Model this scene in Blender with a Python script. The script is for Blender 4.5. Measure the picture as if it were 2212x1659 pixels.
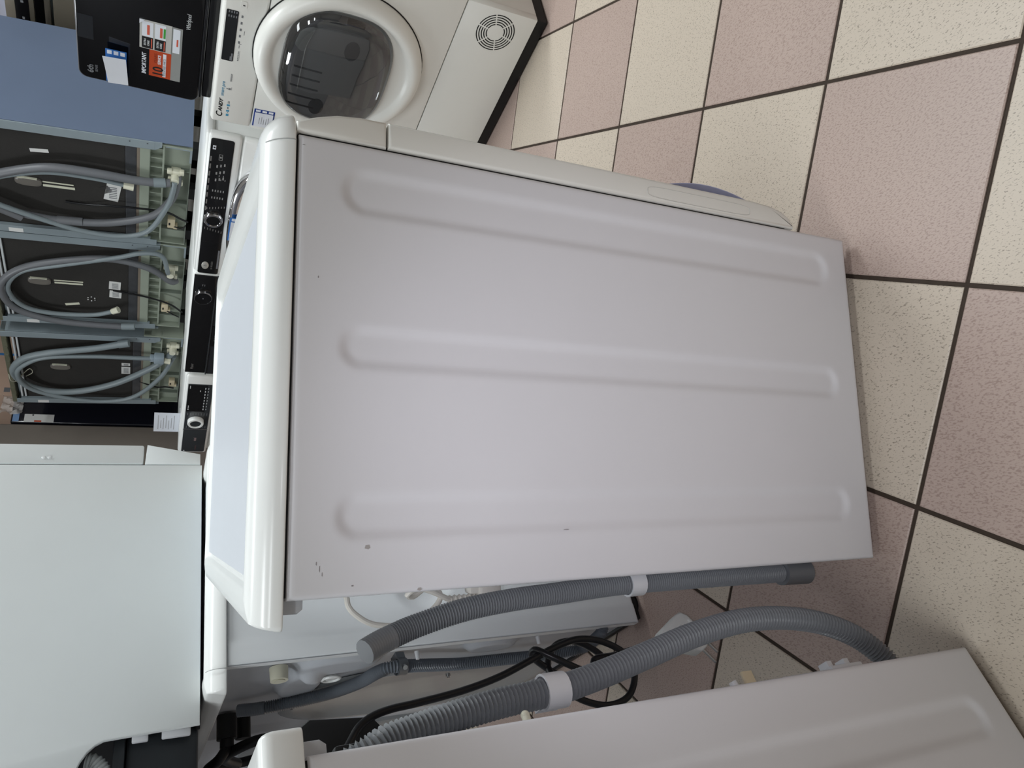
import bpy, bmesh, math, random
from mathutils import Vector, Matrix
random.seed(7)
for o in list(bpy.data.objects): bpy.data.objects.remove(o)
SC = bpy.context.scene
COL = SC.collection
# ------------------------------------------------------------------ camera
cam_d = bpy.data.cameras.new('camera'); cam = bpy.data.objects.new('camera', cam_d); COL.objects.link(cam)
cam_d.sensor_fit = 'HORIZONTAL'; cam_d.sensor_width = 36.0; cam_d.lens = 36.0 * 1581.36 / 2212.0
cam_d.clip_start = 0.02; cam_d.clip_end = 60
cam.matrix_world = Matrix(((-0.020981, 0.986620, -0.161680, 0.083264), (-0.438070, -0.154437, -0.885575, -0.704305), (-0.898696, 0.052247, 0.435449, 0.912739), (0, 0, 0, 1)))
SC.camera = cam
# ------------------------------------------------------------------ light
world = bpy.data.worlds.new('world'); SC.world = world; world.use_nodes = True
world.node_tree.nodes['Background'].inputs[0].default_value = (0.86, 0.93, 1.0, 1)
world.node_tree.nodes['Background'].inputs[1].default_value = 0.05
def area(x, y, z, sx, sy, power, color=(1, 1, 1), rot=(0, 0, 0)):
    l = bpy.data.lights.new('ceiling_tube', 'AREA'); l.shape = 'RECTANGLE'; l.size = sx; l.size_y = sy
    l.energy = power; l.color = color
    o = bpy.data.objects.new('ceiling_tube', l); o.location = (x, y, z); o.rotation_euler = rot; COL.objects.link(o); return o
COOL = (0.93, 0.98, 1.0)
for x, y, p in ((-1.0, -2.2, 29), (-1.0, -0.8, 26), (-1.0, 2.4, 33), (0.4, 0.8, 12), (1.8, 0.8, 48), (3.4, 0.8, 5)):
    area(x, y, 2.93, 1.5, 0.3, p, COOL)
# the phone's own torch beside its lens
tl = bpy.data.lights.new('phone_torch', 'SPOT'); tl.energy = 8.0; tl.spot_size = math.radians(58); tl.spot_blend = 1.0
tl.shadow_soft_size = 0.004; tl.color = (0.90, 0.88, 1.0)
to = bpy.data.objects.new('phone_torch', tl); COL.objects.link(to); to.location = (0.083, -0.705, 0.926)
to.rotation_euler = (Vector((0.18, 0.0, 0.42)) - to.location).to_track_quat('-Z', 'Y').to_euler()
SC.view_settings.view_transform = 'Standard'; SC.view_settings.look = 'None'
SC.view_settings.gamma = 1.0; SC.view_settings.use_curve_mapping = False
SC.view_settings.exposure = 0.0
# ------------------------------------------------------------------ materials
def srgb(c):
    return tuple(((v / 255.0) / 12.92 if v <= 10 else (((v / 255.0) + 0.055) / 1.055) ** 2.4) for v in c)
MATS = {}
def mat(name, rgb, rough=0.4, metal=0.0, spec=0.5, var=0.04, nscale=14.0, bump=0.0, bscale=300.0, coat=0.0, trans=0.0, ior=1.45, alpha=1.0):
    if name in MATS: return MATS[name]
    m = bpy.data.materials.new(name); m.use_nodes = True; MATS[name] = m
    nt = m.node_tree; b = nt.nodes['Principled BSDF']; L = nt.links
    c = srgb(rgb)
    geo = nt.nodes.new('ShaderNodeNewGeometry')
    n = nt.nodes.new('ShaderNodeTexNoise'); n.inputs['Scale'].default_value = nscale; n.inputs['Detail'].default_value = 3
    L.new(geo.outputs['Position'], n.inputs['Vector'])
    mx = nt.nodes.new('ShaderNodeMix'); mx.data_type = 'RGBA'
    mx.inputs[6].default_value = (*[max(0, v * (1 - var)) for v in c], 1); mx.inputs[7].default_value = (*[min(1, v * (1 + var)) for v in c], 1)
    L.new(n.outputs['Fac'], mx.inputs[0]); L.new(mx.outputs[2], b.inputs['Base Color'])
    b.inputs['Roughness'].default_value = rough; b.inputs['Metallic'].default_value = metal
    b.inputs['Specular IOR Level'].default_value = spec; b.inputs['IOR'].default_value = ior
    if coat: b.inputs['Coat Weight'].default_value = coat; b.inputs['Coat Roughness'].default_value = 0.06
    if trans: b.inputs['Transmission Weight'].default_value = trans
    if alpha < 1: b.inputs['Alpha'].default_value = alpha
    if bump:
        n2 = nt.nodes.new('ShaderNodeTexNoise'); n2.inputs['Scale'].default_value = bscale; n2.inputs['Detail'].default_value = 2
        L.new(geo.outputs['Position'], n2.inputs['Vector'])
        bp = nt.nodes.new('ShaderNodeBump'); bp.inputs['Strength'].default_value = bump; bp.inputs['Distance'].default_value = 0.002
        L.new(n2.outputs['Fac'], bp.inputs['Height']); L.new(bp.outputs['Normal'], b.inputs['Normal'])
    return m
def tile_mat(name, base, dark, lo, hi, amount):
    m = bpy.data.materials.new(name); m.use_nodes = True; nt = m.node_tree; L = nt.links; b = nt.nodes['Principled BSDF']
    geo = nt.nodes.new('ShaderNodeNewGeometry')
    mp = nt.nodes.new('ShaderNodeMapping'); mp.inputs['Rotation'].default_value = (0, 0, 0.6); mp.inputs['Scale'].default_value = (1.0, 0.45, 1.0)
    L.new(geo.outputs['Position'], mp.inputs['Vector'])
    n = nt.nodes.new('ShaderNodeTexNoise'); n.inputs['Scale'].default_value = 520; n.inputs['Detail'].default_value = 2.5; n.inputs['Roughness'].default_value = 0.6
    L.new(mp.outputs['Vector'], n.inputs['Vector'])
    r = nt.nodes.new('ShaderNodeMapRange'); r.inputs['From Min'].default_value = lo; r.inputs['From Max'].default_value = hi; r.inputs['To Max'].default_value = amount
    L.new(n.outputs['Fac'], r.inputs['Value'])
    n3 = nt.nodes.new('ShaderNodeTexNoise'); n3.inputs['Scale'].default_value = 3.0; n3.inputs['Detail'].default_value = 4
    L.new(geo.outputs['Position'], n3.inputs['Vector'])
    cb, cd = srgb(base), srgb(dark)
    m0 = nt.nodes.new('ShaderNodeMix'); m0.data_type = 'RGBA'
    m0.inputs[6].default_value = (*[v * 0.93 for v in cb], 1); m0.inputs[7].default_value = (*[min(1, v * 1.07) for v in cb], 1)
    L.new(n3.outputs['Fac'], m0.inputs[0])
    m1 = nt.nodes.new('ShaderNodeMix'); m1.data_type = 'RGBA'; m1.inputs[7].default_value = (*cd, 1)
    L.new(m0.outputs[2], m1.inputs[6]); L.new(r.outputs['Result'], m1.inputs[0]); L.new(m1.outputs[2], b.inputs['Base Color'])
    b.inputs['Roughness'].default_value = 0.42
    bp = nt.nodes.new('ShaderNodeBump'); bp.inputs['Strength'].default_value = 0.12; bp.inputs['Distance'].default_value = 0.001
    L.new(n.outputs['Fac'], bp.inputs['Height']); L.new(bp.outputs['Normal'], b.inputs['Normal'])
    return m
WHITE = mat('white_enamel', (226, 226, 230), 0.32, var=0.015, bump=0.02, bscale=700)
WPLAS = mat('white_plastic', (244, 246, 244), 0.2, var=0.015)
LIDTOP = mat('white_laminate', (208, 213, 220), 0.45, var=0.015)
FASC = mat('ivory_white_plastic', (236, 235, 229), 0.3, var=0.015)
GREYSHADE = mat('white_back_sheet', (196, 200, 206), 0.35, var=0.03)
DARK = mat('dark_gap', (14, 14, 16), 0.6)
BLACKP = mat('black_rubber', (16, 16, 18), 0.5)
CABLE = mat('black_cable', (18, 18, 21), 0.35)
HOSE = mat('grey_hose', (130, 133, 137), 0.3, var=0.08)
HOSED = mat('dark_grey_hose', (112, 118, 126), 0.3, var=0.08)
CUFF = mat('grey_rubber_cuff', (110, 113, 118), 0.45)
CLIP = mat('translucent_clip', (222, 224, 228), 0.35)
CREAM = mat('cream_plastic', (222, 220, 200), 0.4)
BEIGE = mat('beige_plastic', (214, 200, 170), 0.5)
CORDW = mat('white_cord', (226, 222, 214), 0.4)
STEEL = mat('screw_steel', (190, 190, 190), 0.25, metal=1.0)
CHROME = mat('chrome', (225, 225, 228), 0.08, metal=1.0)
BGLASS = mat('black_glass', (10, 10, 12), 0.07, coat=0.6)
BPANEL = mat('black_panel', (20, 20, 22), 0.16)
GPANEL = mat('graphite_panel', (52, 55, 58), 0.3)
# ------------------------------------------------------------------ mesh builder
class MB:
    def __init__(s, sx=1): s.v = []; s.f = []; s.sx = sx
    def add(s, vs, fs):
        n = len(s.v); s.v += [tuple(v) for v in vs]; s.f += [tuple(i + n for i in f) for f in fs]; return s
    def bm(s, b):
        b.verts.index_update(); s.add([v.co[:] for v in b.verts], [[v.index for v in f.verts] for f in b.faces]); b.free(); return s
    def box(s, x0, x1, y0, y1, z0, z1, bev=0.0, seg=2, xf=None):
        b = bmesh.new(); bmesh.ops.create_cube(b, size=1.0)
        for v in b.verts:
            v.co = Vector(((x0 + x1) / 2 + v.co.x * (x1 - x0), (y0 + y1) / 2 + v.co.y * (y1 - y0), (z0 + z1) / 2 + v.co.z * (z1 - z0)))
        if bev: bmesh.ops.bevel(b, geom=list(b.edges), offset=bev, segments=seg, affect='EDGES', profile=0.5)
        if xf: bmesh.ops.transform(b, matrix=xf, verts=b.verts)
        return s.bm(b)
    def rings(s, rs, cap0=True, cap1=True, closed=False):
        n = len(rs[0]); vs = [p for r in rs for p in r]; fs = []
        m = len(rs)
        for k in range(m if closed else m - 1):
            a, b = k * n, ((k + 1) % m) * n
            for i in range(n):
                j = (i + 1) % n; fs.append((a + i, a + j, b + j, b + i))
        if not closed:
            if cap0: fs.append(tuple(range(n))[::-1])
            if cap1: fs.append(tuple((m - 1) * n + i for i in range(n)))
        return s.add(vs, fs)
    def tube(s, pts, r, n=12, radii=None, closed=False):
        P = [Vector(p) for p in pts]; m = len(P)
        T = []
        for i in range(m):
            a = P[(i - 1) % m] if (closed or i > 0) else P[i]; b = P[(i + 1) % m] if (closed or i < m - 1) else P[i]
            t = (b - a); T.append(t.normalized() if t.length > 1e-9 else Vector((0, 0, 1)))
        up = Vector((0, 0, 1)) if abs(T[0].z) < 0.9 else Vector((1, 0, 0))
        N = (up - T[0] * up.dot(T[0])).normalized(); rs = []
        for i in range(m):
            N = (N - T[i] * N.dot(T[i]));  N = N.normalized() if N.length > 1e-6 else T[i].orthogonal().normalized()
            B = T[i].cross(N); rr = radii[i] if radii else r
            rs.append([P[i] + (N * math.cos(2 * math.pi * k / n) + B * math.sin(2 * math.pi * k / n)) * rr for k in range(n)])
        return s.rings(rs, closed=closed)
    def cyl(s, p0, p1, r, n=20, r2=None):
        return s.tube([p0, p1], r, n, radii=[r, r if r2 is None else r2])
    def prism(s, poly, plane, a0, a1, bev=0.0, seg=2):
        # poly in 2D, plane 'xz' (extrude y), 'xy' (extrude z), 'yz' (extrude x)
        def P(u, v, w): return {'xz': (u, w, v), 'xy': (u, v, w), 'yz': (w, u, v)}[plane]
        b = bmesh.new(); A = [b.verts.new(P(u, v, a0)) for u, v in poly]; B = [b.verts.new(P(u, v, a1)) for u, v in poly]
        n = len(poly); b.faces.new(A[::-1]); b.faces.new(B)
        for i in range(n): b.faces.new((A[i], A[(i + 1) % n], B[(i + 1) % n], B[i]))
        bmesh.ops.recalc_face_normals(b, faces=b.faces)
        if bev:
            es = [e for e in b.edges if len(e.link_faces) == 2 and any(len(f.verts) == n and f.normal.length and (set(f.verts) == set(A) or set(f.verts) == set(B)) for f in e.link_faces)]
            bmesh.ops.bevel(b, geom=es, offset=bev, segments=seg, affect='EDGES', profile=0.5)
        return s.bm(b)
    def sphere(s, c, rx, ry, rz, n=16, m=10):
        rs = []
        for k in range(1, m):
            a = math.pi * k / m - math.pi / 2
            rs.append([(c[0] + rx * math.cos(a) * math.cos(2 * math.pi * i / n), c[1] + ry * math.cos(a) * math.sin(2 * math.pi * i / n), c[2] + rz * math.sin(a)) for i in range(n)])
        return s.rings(rs)
    def build(s, name, m, parent=None, smooth=35):
        me = bpy.data.meshes.new(name)
        vs = [(v[0] * s.sx, v[1], v[2]) for v in s.v]; fs = s.f if s.sx > 0 else [f[::-1] for f in s.f]
        me.from_pydata(vs, [], fs); me.update()
        b = bmesh.new(); b.from_mesh(me); bmesh.ops.recalc_face_normals(b, faces=b.faces); b.to_mesh(me); b.free()
        if smooth:
            me.shade_smooth(); me.set_sharp_from_angle(angle=math.radians(smooth))
        if m: me.materials.append(m)
        o = bpy.data.objects.new(name, me); COL.objects.link(o)
        if parent: o.parent = parent
        return o
def grid_panel(mb, xs, zs, fy):
    vs = [(x, fy(x, z), z) for z in zs for x in xs]; n = len(xs)
    fs = [(j * n + i, j * n + i + 1, (j + 1) * n + i + 1, (j + 1) * n + i) for j in range(len(zs) - 1) for i in range(n - 1)]
    return mb.add(vs, fs)
def spline(pts, step=0.004):
    P = [Vector(p) for p in pts]; P = [P[0] * 2 - P[1]] + P + [P[-1] * 2 - P[-2]]; out = []
    for i in range(1, len(P) - 2):
        a, b, c, d = P[i - 1], P[i], P[i + 1], P[i + 2]; n = max(2, int((c - b).length / step))
        for k in range(n):
            t = k / n
            out.append(0.5 * ((2 * b) + (c - a) * t + (2 * a - 5 * b + 4 * c - d) * t * t + (3 * b - a - 3 * c + d) * t ** 3))
    out.append(P[-2]); return out
def resample(pts, step):
    out = [pts[0]]; acc = 0.0
    for i in range(1, len(pts)):
        a, b = pts[i - 1], pts[i]; L = (b - a).length
        while L > 0 and acc + L >= step:
            t = (step - acc) / L; a = a + (b - a) * t; out.append(a); L = (b - a).length; acc = 0.0
        acc += L
    return out
def hose_mb(pts, r, pitch=0.0046, amp=0.0011, n=14, sx=1, smooth_ends=(0, 0)):
    P = resample(spline(pts, 0.003), pitch / 4); m = len(P); rad = []
    for i in range(m):
        k = (0.0, -0.6, -1.0, -0.6)[(i + 1) % 4]
        d = i * pitch / 4; e = (m - 1 - i) * pitch / 4
        w = 1.0
        if d < smooth_ends[0] or e < smooth_ends[1]: w = 0.12
        rad.append(r + amp * 2 * k * w)
    return MB(sx).tube(P, r, n, radii=rad)
def rrect(x0, x1, y0, y1, r, n=6):
    # r: 4 radii, order (x1,y1),(x0,y1),(x0,y0),(x1,y0)
    out = []
    cs = [(x1, y1, -1, -1, 0), (x0, y1, 1, -1, 90), (x0, y0, 1, 1, 180), (x1, y0, -1, 1, 270)]
    for (cx, cy, sx, sy, a0), rr in zip(cs, r):
        for k in range(n + 1):
            a = math.radians(a0 + 90 * k / n); out.append((cx + sx * rr + rr * math.cos(a), cy + sy * rr + rr * math.sin(a)))
    return out
def superell(cx, cz, a, b, e, n=64):
    out = []
    for k in range(n):
        t = 2 * math.pi * k / n; c, s = math.cos(t), math.sin(t)
        out.append((cx + a * math.copysign(abs(c) ** (2 / e), c), cz + b * math.copysign(abs(s) ** (2 / e), s)))
    return out
def thing(name, label, cat, loc=(0, 0, 0), deg=0, group=None):
    o = bpy.data.objects.new(name, None); o.empty_display_size = 0.1; COL.objects.link(o)
    o.location = loc; o.rotation_euler = (0, 0, math.radians(deg)); o['label'] = label; o['category'] = cat
    if group: o['group'] = group
    return o
def tag(o, label, cat, group=None):
    o['label'] = label; o['category'] = cat
    if group: o['group'] = group
    return o
def text(name, body, size, m, parent, loc, rot=(90, 0, 0), sx=1.0, shear=0.0, align='LEFT', bold=0.0, ext=0.0002):
    c = bpy.data.curves.new(name, 'FONT'); c.body = body; c.size = size; c.extrude = ext; c.shear = shear; c.align_x = align; c.offset = bold
    c.resolution_u = 3
    t = bpy.data.objects.new(name, c); COL.objects.link(t)
    bpy.context.view_layer.update()
    me = bpy.data.meshes.new_from_object(t.evaluated_get(bpy.context.evaluated_depsgraph_get()))
    bpy.data.objects.remove(t); bpy.data.curves.remove(c)
    o = bpy.data.objects.new(name, me); COL.objects.link(o); me.materials.clear(); me.materials.append(m)
    o.parent = parent; o.location = loc; o.rotation_euler = [math.radians(a) for a in rot]; o.scale = (sx, 1, 1)
    return o
# ------------------------------------------------------------------ the setting
def struct(o): o['kind'] = 'structure'; return o
GROUT = mat('dark_grout', (58, 47, 38), 0.8, var=0.2, nscale=60, bump=0.3)
TPINK = tile_mat('pink_tile', (184, 164, 154), (138, 114, 104), 0.50, 0.64, 0.6)
TBEIGE = tile_mat('beige_tile', (203, 190, 174), (98, 86, 72), 0.575, 0.66, 0.62)
floor = struct(MB().box(-3.5, 6.0, -4.5, 6.5, -0.06, -0.003).build('floor', GROUT, None, 0))
TS, TH, TO = 0.2950, -0.3503, Vector((1.0264, 0.8516, 0))
TU, TV = Vector((math.cos(TH), math.sin(TH), 0)), Vector((-math.sin(TH), math.cos(TH), 0))
g = TS - 0.0062
tmesh = []
for m in (TPINK, TBEIGE):
    mb = MB(); h = g / 2; b = 0.0016
    lo = [(-h, -h, -0.003), (h, -h, -0.003), (h, h, -0.003), (-h, h, -0.003)]
    mid = [(x, y, -b * 0.7) for x, y, _ in lo]; k = 1 - b / h
    top = [(x * k, y * k, 0) for x, y, _ in lo]
    mb.rings([lo, mid, top], cap0=False)
    t0 = mb.build('tile', m, floor, 0); tmesh.append(t0.data); bpy.data.objects.remove(t0)
outer = {0: MB(), 1: MB()}
for i in range(-18, 22):
    for j in range(-18, 18):
        c = TO - TV * TS * (i + 0.5) - TU * TS * (j + 0.5)
        if not (-3.3 < c.x < 5.8 and -4.3 < c.y < 6.3): continue
        kind = 0 if (i + j) % 2 else 1
        ang = TH + random.uniform(-0.0015, 0.0015)
        if -1.0 < c.x < 2.7 and -1.0 < c.y < 2.5:
            o = bpy.data.objects.new('tile', tmesh[kind]); COL.objects.link(o); o.parent = floor
            o.location = (c.x, c.y, random.uniform(-0.0006, 0)); o.rotation_euler = (0, 0, ang)
        else:
            h = g / 2
            q = [(c.x + (TU.x * a + TV.x * bb) * h, c.y + (TU.y * a + TV.y * bb) * h) for a, bb in ((-1, -1), (1, -1), (1, 1), (-1, 1))]
            outer[kind].rings([[(x, y, -0.003) for x, y in q], [(x, y, -0.0005) for x, y in q]], cap0=False)
for k, m in ((0, TPINK), (1, TBEIGE)):
    o = outer[k].build('far_tiles', m, floor, 0); o['kind'] = 'stuff'
PAINT = mat('wall_paint', (196, 192, 184), 0.8, bump=0.1)
struct(MB().box(-3.6, 6.0, 6.5, 6.6, 0, 3.0).build('wall_back', PAINT, None, 0))
struct(MB().box(-1.8, -1.7, -4.5, 6.5, 0, 3.0).build('shade_wall_left', mat('shade_wall_grey', (120, 120, 124), 0.8, bump=0.1), None, 0))  # unseen wall moved in and darkened to hold back light from the left
struct(MB().box(-3.6, 6.0, -4.6, -4.5, 0, 3.0).build('wall_front', PAINT, None, 0))
struct(MB().box(-3.6, 6.0, -4.6, 6.6, 3.0, 3.1).build('ceiling', mat('ceiling_white', (225, 225, 222), 0.85), None, 0))

# ------------------------------------------------------------------ washing machines seen from the side
def rib_dist(x, z, cx, z0, z1, r):
    zz = min(max(z, z0 + r), z1 - r); return math.hypot(x - cx, z - zz) - r
def sstep(t): t = min(max(t, 0), 1); return t * t * (3 - 2 * t)
def side_panel(root, sx, D, z0, z1, ribs, extra=None, step=0.0035, m=WHITE, name='side_panel'):
    e = 0.005
    def axis(a, b):
        n = int((b - a - 2 * e) / step); l = [a, a + 0.0004, a + 0.0015, a + 0.003]
        l += [a + e + (b - a - 2 * e) * k / n for k in range(n + 1)]
        return l + [b - 0.003, b - 0.0015, b - 0.0004, b]
    def fy(x, z):
        d = min(x, D - x, z - z0, z1 - z); y = 0.0
        if d < e: y = e - math.sqrt(max(0, e * e - (e - d) ** 2))
        for (cx, a, b, r) in ribs:
            q = -rib_dist(x, z, cx, a, b, r)
            if q > 0: y += 0.0034 * sstep(q / 0.013)
        if extra: y += extra(x, z)
        return y
    xs, zs = axis(0, D), axis(z0, z1)
    mb = grid_panel(MB(sx), xs, zs, fy)
    # folded returns
    for xx in (0, D):
        mb.add([(xx, e, z0), (xx, e, z1), (xx, 0.02, z1), (xx, 0.02, z0)], [(0, 1, 2, 3)])
    for zz in (z0, z1):
        mb.add([(0, e, zz), (D, e, zz), (D, 0.02, zz), (0, 0.02, zz)], [(0, 1, 2, 3)])
    return mb.build(name, m, root, 40)
def lid(root, sx, x0, x1, y0, y1, zb, rf=0.045, rb=0.006, front_in=0.085, name='worktop', flat_rim=False):
    prof = [(0.0020, 0.0), (0.0005, 0.0003), (0.0001, 0.0010), (0.0, 0.0022), (0.0003, 0.0050), (0.0012, 0.0085), (0.0029, 0.0125), (0.0054, 0.0165), (0.0088, 0.0204), (0.0130, 0.0240), (0.0180, 0.0272), (0.0240, 0.0297), (0.0300, 0.0311), (0.0345, 0.0310), (0.0375, 0.0292), (0.0390, 0.0264), (0.0405, 0.0256), (0.043, 0.0258)]
    if flat_rim: prof = [(0.0015, 0.0), (0.0003, 0.0006), (0.0, 0.002), (0.0, 0.0215), (0.0008, 0.0258), (0.0030, 0.0291), (0.0065, 0.0308), (0.012, 0.0314), (0.030, 0.0310), (0.036, 0.0292), (0.0385, 0.0264), (0.0405, 0.0256), (0.043, 0.0258)]
    rs = []
    for i, h in prof:
        fr = i if i < 0.03 else 0.03 + (i - 0.03) * (front_in - 0.03) / 0.013
        bk = i if (i < 0.002 or i > 0.035) else (0.002 + (i - 0.002) * 0.32 if i < 0.018 else 0.0071 + (i - 0.018) * 1.6)
        q = rrect(x0 + bk, x1 - fr, y0 + i, y1 - i, [max(rf - i, 0.004), max(rb - i, 0.003), max(rb - i, 0.003), max(rf - i, 0.004)])
        rs.append([(x, y, zb + h) for x, y in q])
    w = MB(sx).rings(rs).build(name, WPLAS, root, 50)
    # laminate inlay let into the frame
    a = 0.046
    q = rrect(x0 + a, x1 - front_in - 0.004, y0 + a, y1 - a, [0.008] * 4)
    ins = MB(sx).rings([[(x, y, zb + 0.0250) for x, y in q], [(x, y, zb + 0.0266) for x, y in q]]).build('laminate_inlay', LIDTOP, w, 30)
    # seam of the front end cap, following the rim
    pts = []
    xs = x1 - 0.043
    for i, h in prof[1:11]: pts.append((xs, y0 + i - 0.0002, zb + h + 0.0001))
    MB(sx).tube(pts, 0.0005, 6).build('cap_seam', mat('seam_grey', (176, 178, 178), 0.6), w)
    return w
def feet(root, sx, pts, h=0.022, r=0.02):
    for x, y in pts:
        MB(sx).cyl((x, y, 0), (x, y, h * 0.5), r, 16).cyl((x, y, h * 0.5), (x, y, h + 0.01), r * 0.45, 12).build('foot', BLACKP, root)
RIBS = [(0.403, 0.057, 0.757, 0.0275), (0.2400, 0.057, 0.757, 0.0245), (0.0745, 0.057, 0.758, 0.0245)]
def slim_washer(name, label, loc, deg, sx, W=0.592):
    root = thing(name, label, 'washing machine', loc, deg)
    D, z0, zt = 0.455, 0.02, 0.7980
    side_panel(root, sx, D, z0, zt, RIBS)
    MB(sx).box(0.003, D - 0.006, 0.012, W, z0, zt - 0.003, 0.005).build('cabinet', WHITE, root)
    MB(sx).box(D - 0.008, D + 0.006, 0.006, W - 0.004, 0.13, zt, 0.002).build('front_gap_shade', DARK, root)  # dark box standing in for the shade in the gap behind the front
    lid(root, sx, -0.026 if sx > 0 else -0.021, 0.489, -0.002, W + 0.006, 0.8005, flat_rim=sx < 0)
    MB(sx).box(0.003, D - 0.004, 0.0045, W - 0.004, 0.794, 0.801).build('lid_gap_shade', DARK, root, 0)  # shadow line under the worktop, put in as a dark box
    # control panel and lower front, seen from their ends
    cp = [(D + 0.0026, 0.7075), (0.4868, 0.7075), (0.4866, 0.735), (0.4835, 0.76), (0.4775, 0.78), (0.4690, 0.8005), (D + 0.0026, 0.8005)]
    MB(sx).prism(cp, 'xz', 0.0005, W + 0.002, 0.004, 3).build('control_panel', FASC, root)
    lp = [(D + 0.0026, 0.118), (0.462, 0.119), (0.472, 0.126), (0.4795, 0.139), (0.4845, 0.16), (0.4865, 0.19), (0.4870, 0.7055), (D + 0.0026, 0.7055)]
    fp = MB(sx).prism(lp, 'xz', 0.0005, W + 0.002, 0.004, 3).build('front_panel', FASC, root)
    # pump hatch outline on the corner of the front
    q = superell(0.4695, 0.285, 0.0075, 0.085, 5, 40)
    MB(sx).tube([(x, 0.0004, z) for x, z in q], 0.0004, 5, closed=True).build('hatch_outline', mat('hatch_line', (204, 203, 198), 0.5), fp)
    dr = []
    for k, (rr, xx) in enumerate(((0.165, 0.486), (0.165, 0.494), (0.155, 0.503), (0.13, 0.506), (0.118, 0.502))):
        dr.append([(xx, 0.297 + rr * math.cos(2 * math.pi * i / 48), 0.47 + rr * math.sin(2 * math.pi * i / 48)) for i in range(48)])
    d = MB(sx).rings(dr).build('door', WPLAS, root)
    dg = []
    for rr, xx in ((0.117, 0.5025), (0.1, 0.506), (0.06, 0.509), (0.02, 0.51)):
        dg.append([(xx, 0.297 + rr * math.cos(2 * math.pi * i / 40), 0.47 + rr * math.sin(2 * math.pi * i / 40)) for i in range(40)])
    MB(sx).rings(dg).build('door_glass', mat('smoked_glass', (40, 42, 48), 0.06, coat=0.5), d)
    feet(root, sx, [(0.04, 0.04), (D - 0.05, 0.04), (0.04, W - 0.04), (D - 0.05, W - 0.04)])
    # bracket that holds the worktop at the rear
    MB(sx).prism([(-0.009, 0.781), (0.004, 0.781), (0.004, 0.7995), (-0.013, 0.7995), (-0.013, 0.786)], 'xz', 0.012, 0.05, 0.002).build('worktop_bracket', GREYSHADE, root)
    return root
def hose_clip(root, sx, c, axis, r, w=0.02, nrm=(0, 1, 0)):
    # C shaped plastic clip around a hose at c; axis = direction of the hose (local)
    a = Vector(axis).normalized(); n = Vector(nrm); n = (n - a * n.dot(a)).normalized(); t = a.cross(n); c = Vector(c)
    rs = []
    for k in range(17):
        th = math.radians(-150 + 300 * k / 16)
        d = n * (-math.cos(th)) + t * math.sin(th)
        rs.append([c + d * (r + 0.0003) - a * w / 2, c + d * (r + 0.0026) - a * w / 2, c + d * (r + 0.0026) + a * w / 2, c + d * (r + 0.0003) + a * w / 2])
    mb = MB(sx).rings(rs)
    b0 = c + n * (r * 0.9)
    mb.add([b0 + t * -r * .8 - a * w / 2, b0 + t * r * .8 - a * w / 2, b0 + t * r * .8 + a * w / 2, b0 + t * -r * .8 + a * w / 2,
            b0 + n * .012 + t * -r * .8 - a * w / 2, b0 + n * .012 + t * r * .8 - a * w / 2, b0 + n * .012 + t * r * .8 + a * w / 2, b0 + n * .012 + t * -r * .8 + a * w / 2],
           [(0, 1, 2, 3), (4, 5, 6, 7), (0, 1, 5, 4), (1, 2, 6, 5), (2, 3, 7, 6), (3, 0, 4, 7)])
    return mb.build('hose_clip', CLIP, root)

# --- the machine in the middle of the photo
W1 = slim_washer('washing_machine', 'large white washing machine in the middle with three long ribs pressed into its side', (0, 0, 0), 0, 1)
hp = [(-0.0555, 0.028, 0.718), (-0.0515, 0.033, 0.707), (-0.0465, 0.039, 0.690), (-0.0385, 0.045, 0.660), (-0.027, 0.045, 0.608), (-0.021, 0.045, 0.553), (-0.018, 0.045, 0.495), (-0.0145, 0.045, 0.433), (-0.0135, 0.045, 0.390), (-0.0135, 0.045, 0.332), (-0.014, 0.045, 0.258), (-0.015, 0.045, 0.180), (-0.015, 0.045, 0.130)]
h = hose_mb(hp, 0.0125, pitch=0.0031, amp=0.0012, smooth_ends=(0.035, 0)).build('drain_hose', HOSE, W1, 60)
MB().cyl((-0.015, 0.045, 0.150), (-0.016, 0.045, 0.104), 0.0165, 24).build('hose_cuff', CUFF, h)
hose_clip(W1, 1, (-0.0132, 0.045, 0.388), (-0.02, 0, 1), 0.0128)
cp = [(0.01, 0.14, 0.73), (-0.011, 0.12, 0.716), (-0.022, 0.115, 0.714), (-0.032, 0.113, 0.706), (-0.043, 0.112, 0.688), (-0.047, 0.112, 0.661), (-0.042, 0.113, 0.634), (-0.032, 0.115, 0.615), (-0.021, 0.118, 0.606), (-0.013, 0.12, 0.610), (-0.011, 0.126, 0.622), (-0.019, 0.124, 0.637), (-0.016, 0.118, 0.646), (-0.009, 0.113, 0.636), (-0.013, 0.112, 0.620), (-0.022, 0.115, 0.601), (-0.0265, 0.12, 0.590)]
c = MB().tube(spline(cp, 0.004), 0.0032, 10).build('power_cord', CORDW, W1)
q = [(-0.027, 0.12, 0.592), (-0.027, 0.12, 0.566)]
mb = MB().tube([(-0.027, 0.12, 0.594 - 0.003 * k) for k in range(12)], 0.006, 12, radii=[0.0055 if k % 2 else 0.0075 for k in range(12)])
mb.box(-0.036, -0.008, 0.106, 0.134, 0.533, 0.5615, 0.004).box(-0.02, -0.004, 0.110, 0.130, 0.545, 0.572, 0.003)
mb.build('plug', CORDW, c)
# curled sheet hanging off the lower front
sh = []
for k in range(15):
    t = k / 14; z = 0.345 - 0.205 * t; bul = 0.0225 * math.sin(math.pi * min(1, t * 1.02)) ** 0.8
    sh.append([(0.4882 + bul, 0.03, z), (0.4890 + bul * 0.6, 0.15, z), (0.4898 + bul * 0.6, 0.15, z), (0.4890 + bul, 0.03, z)])
MB().rings(sh).build('loose_film', mat('blue_grey_film', (196, 200, 232), 0.3), W1, 60)
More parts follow.
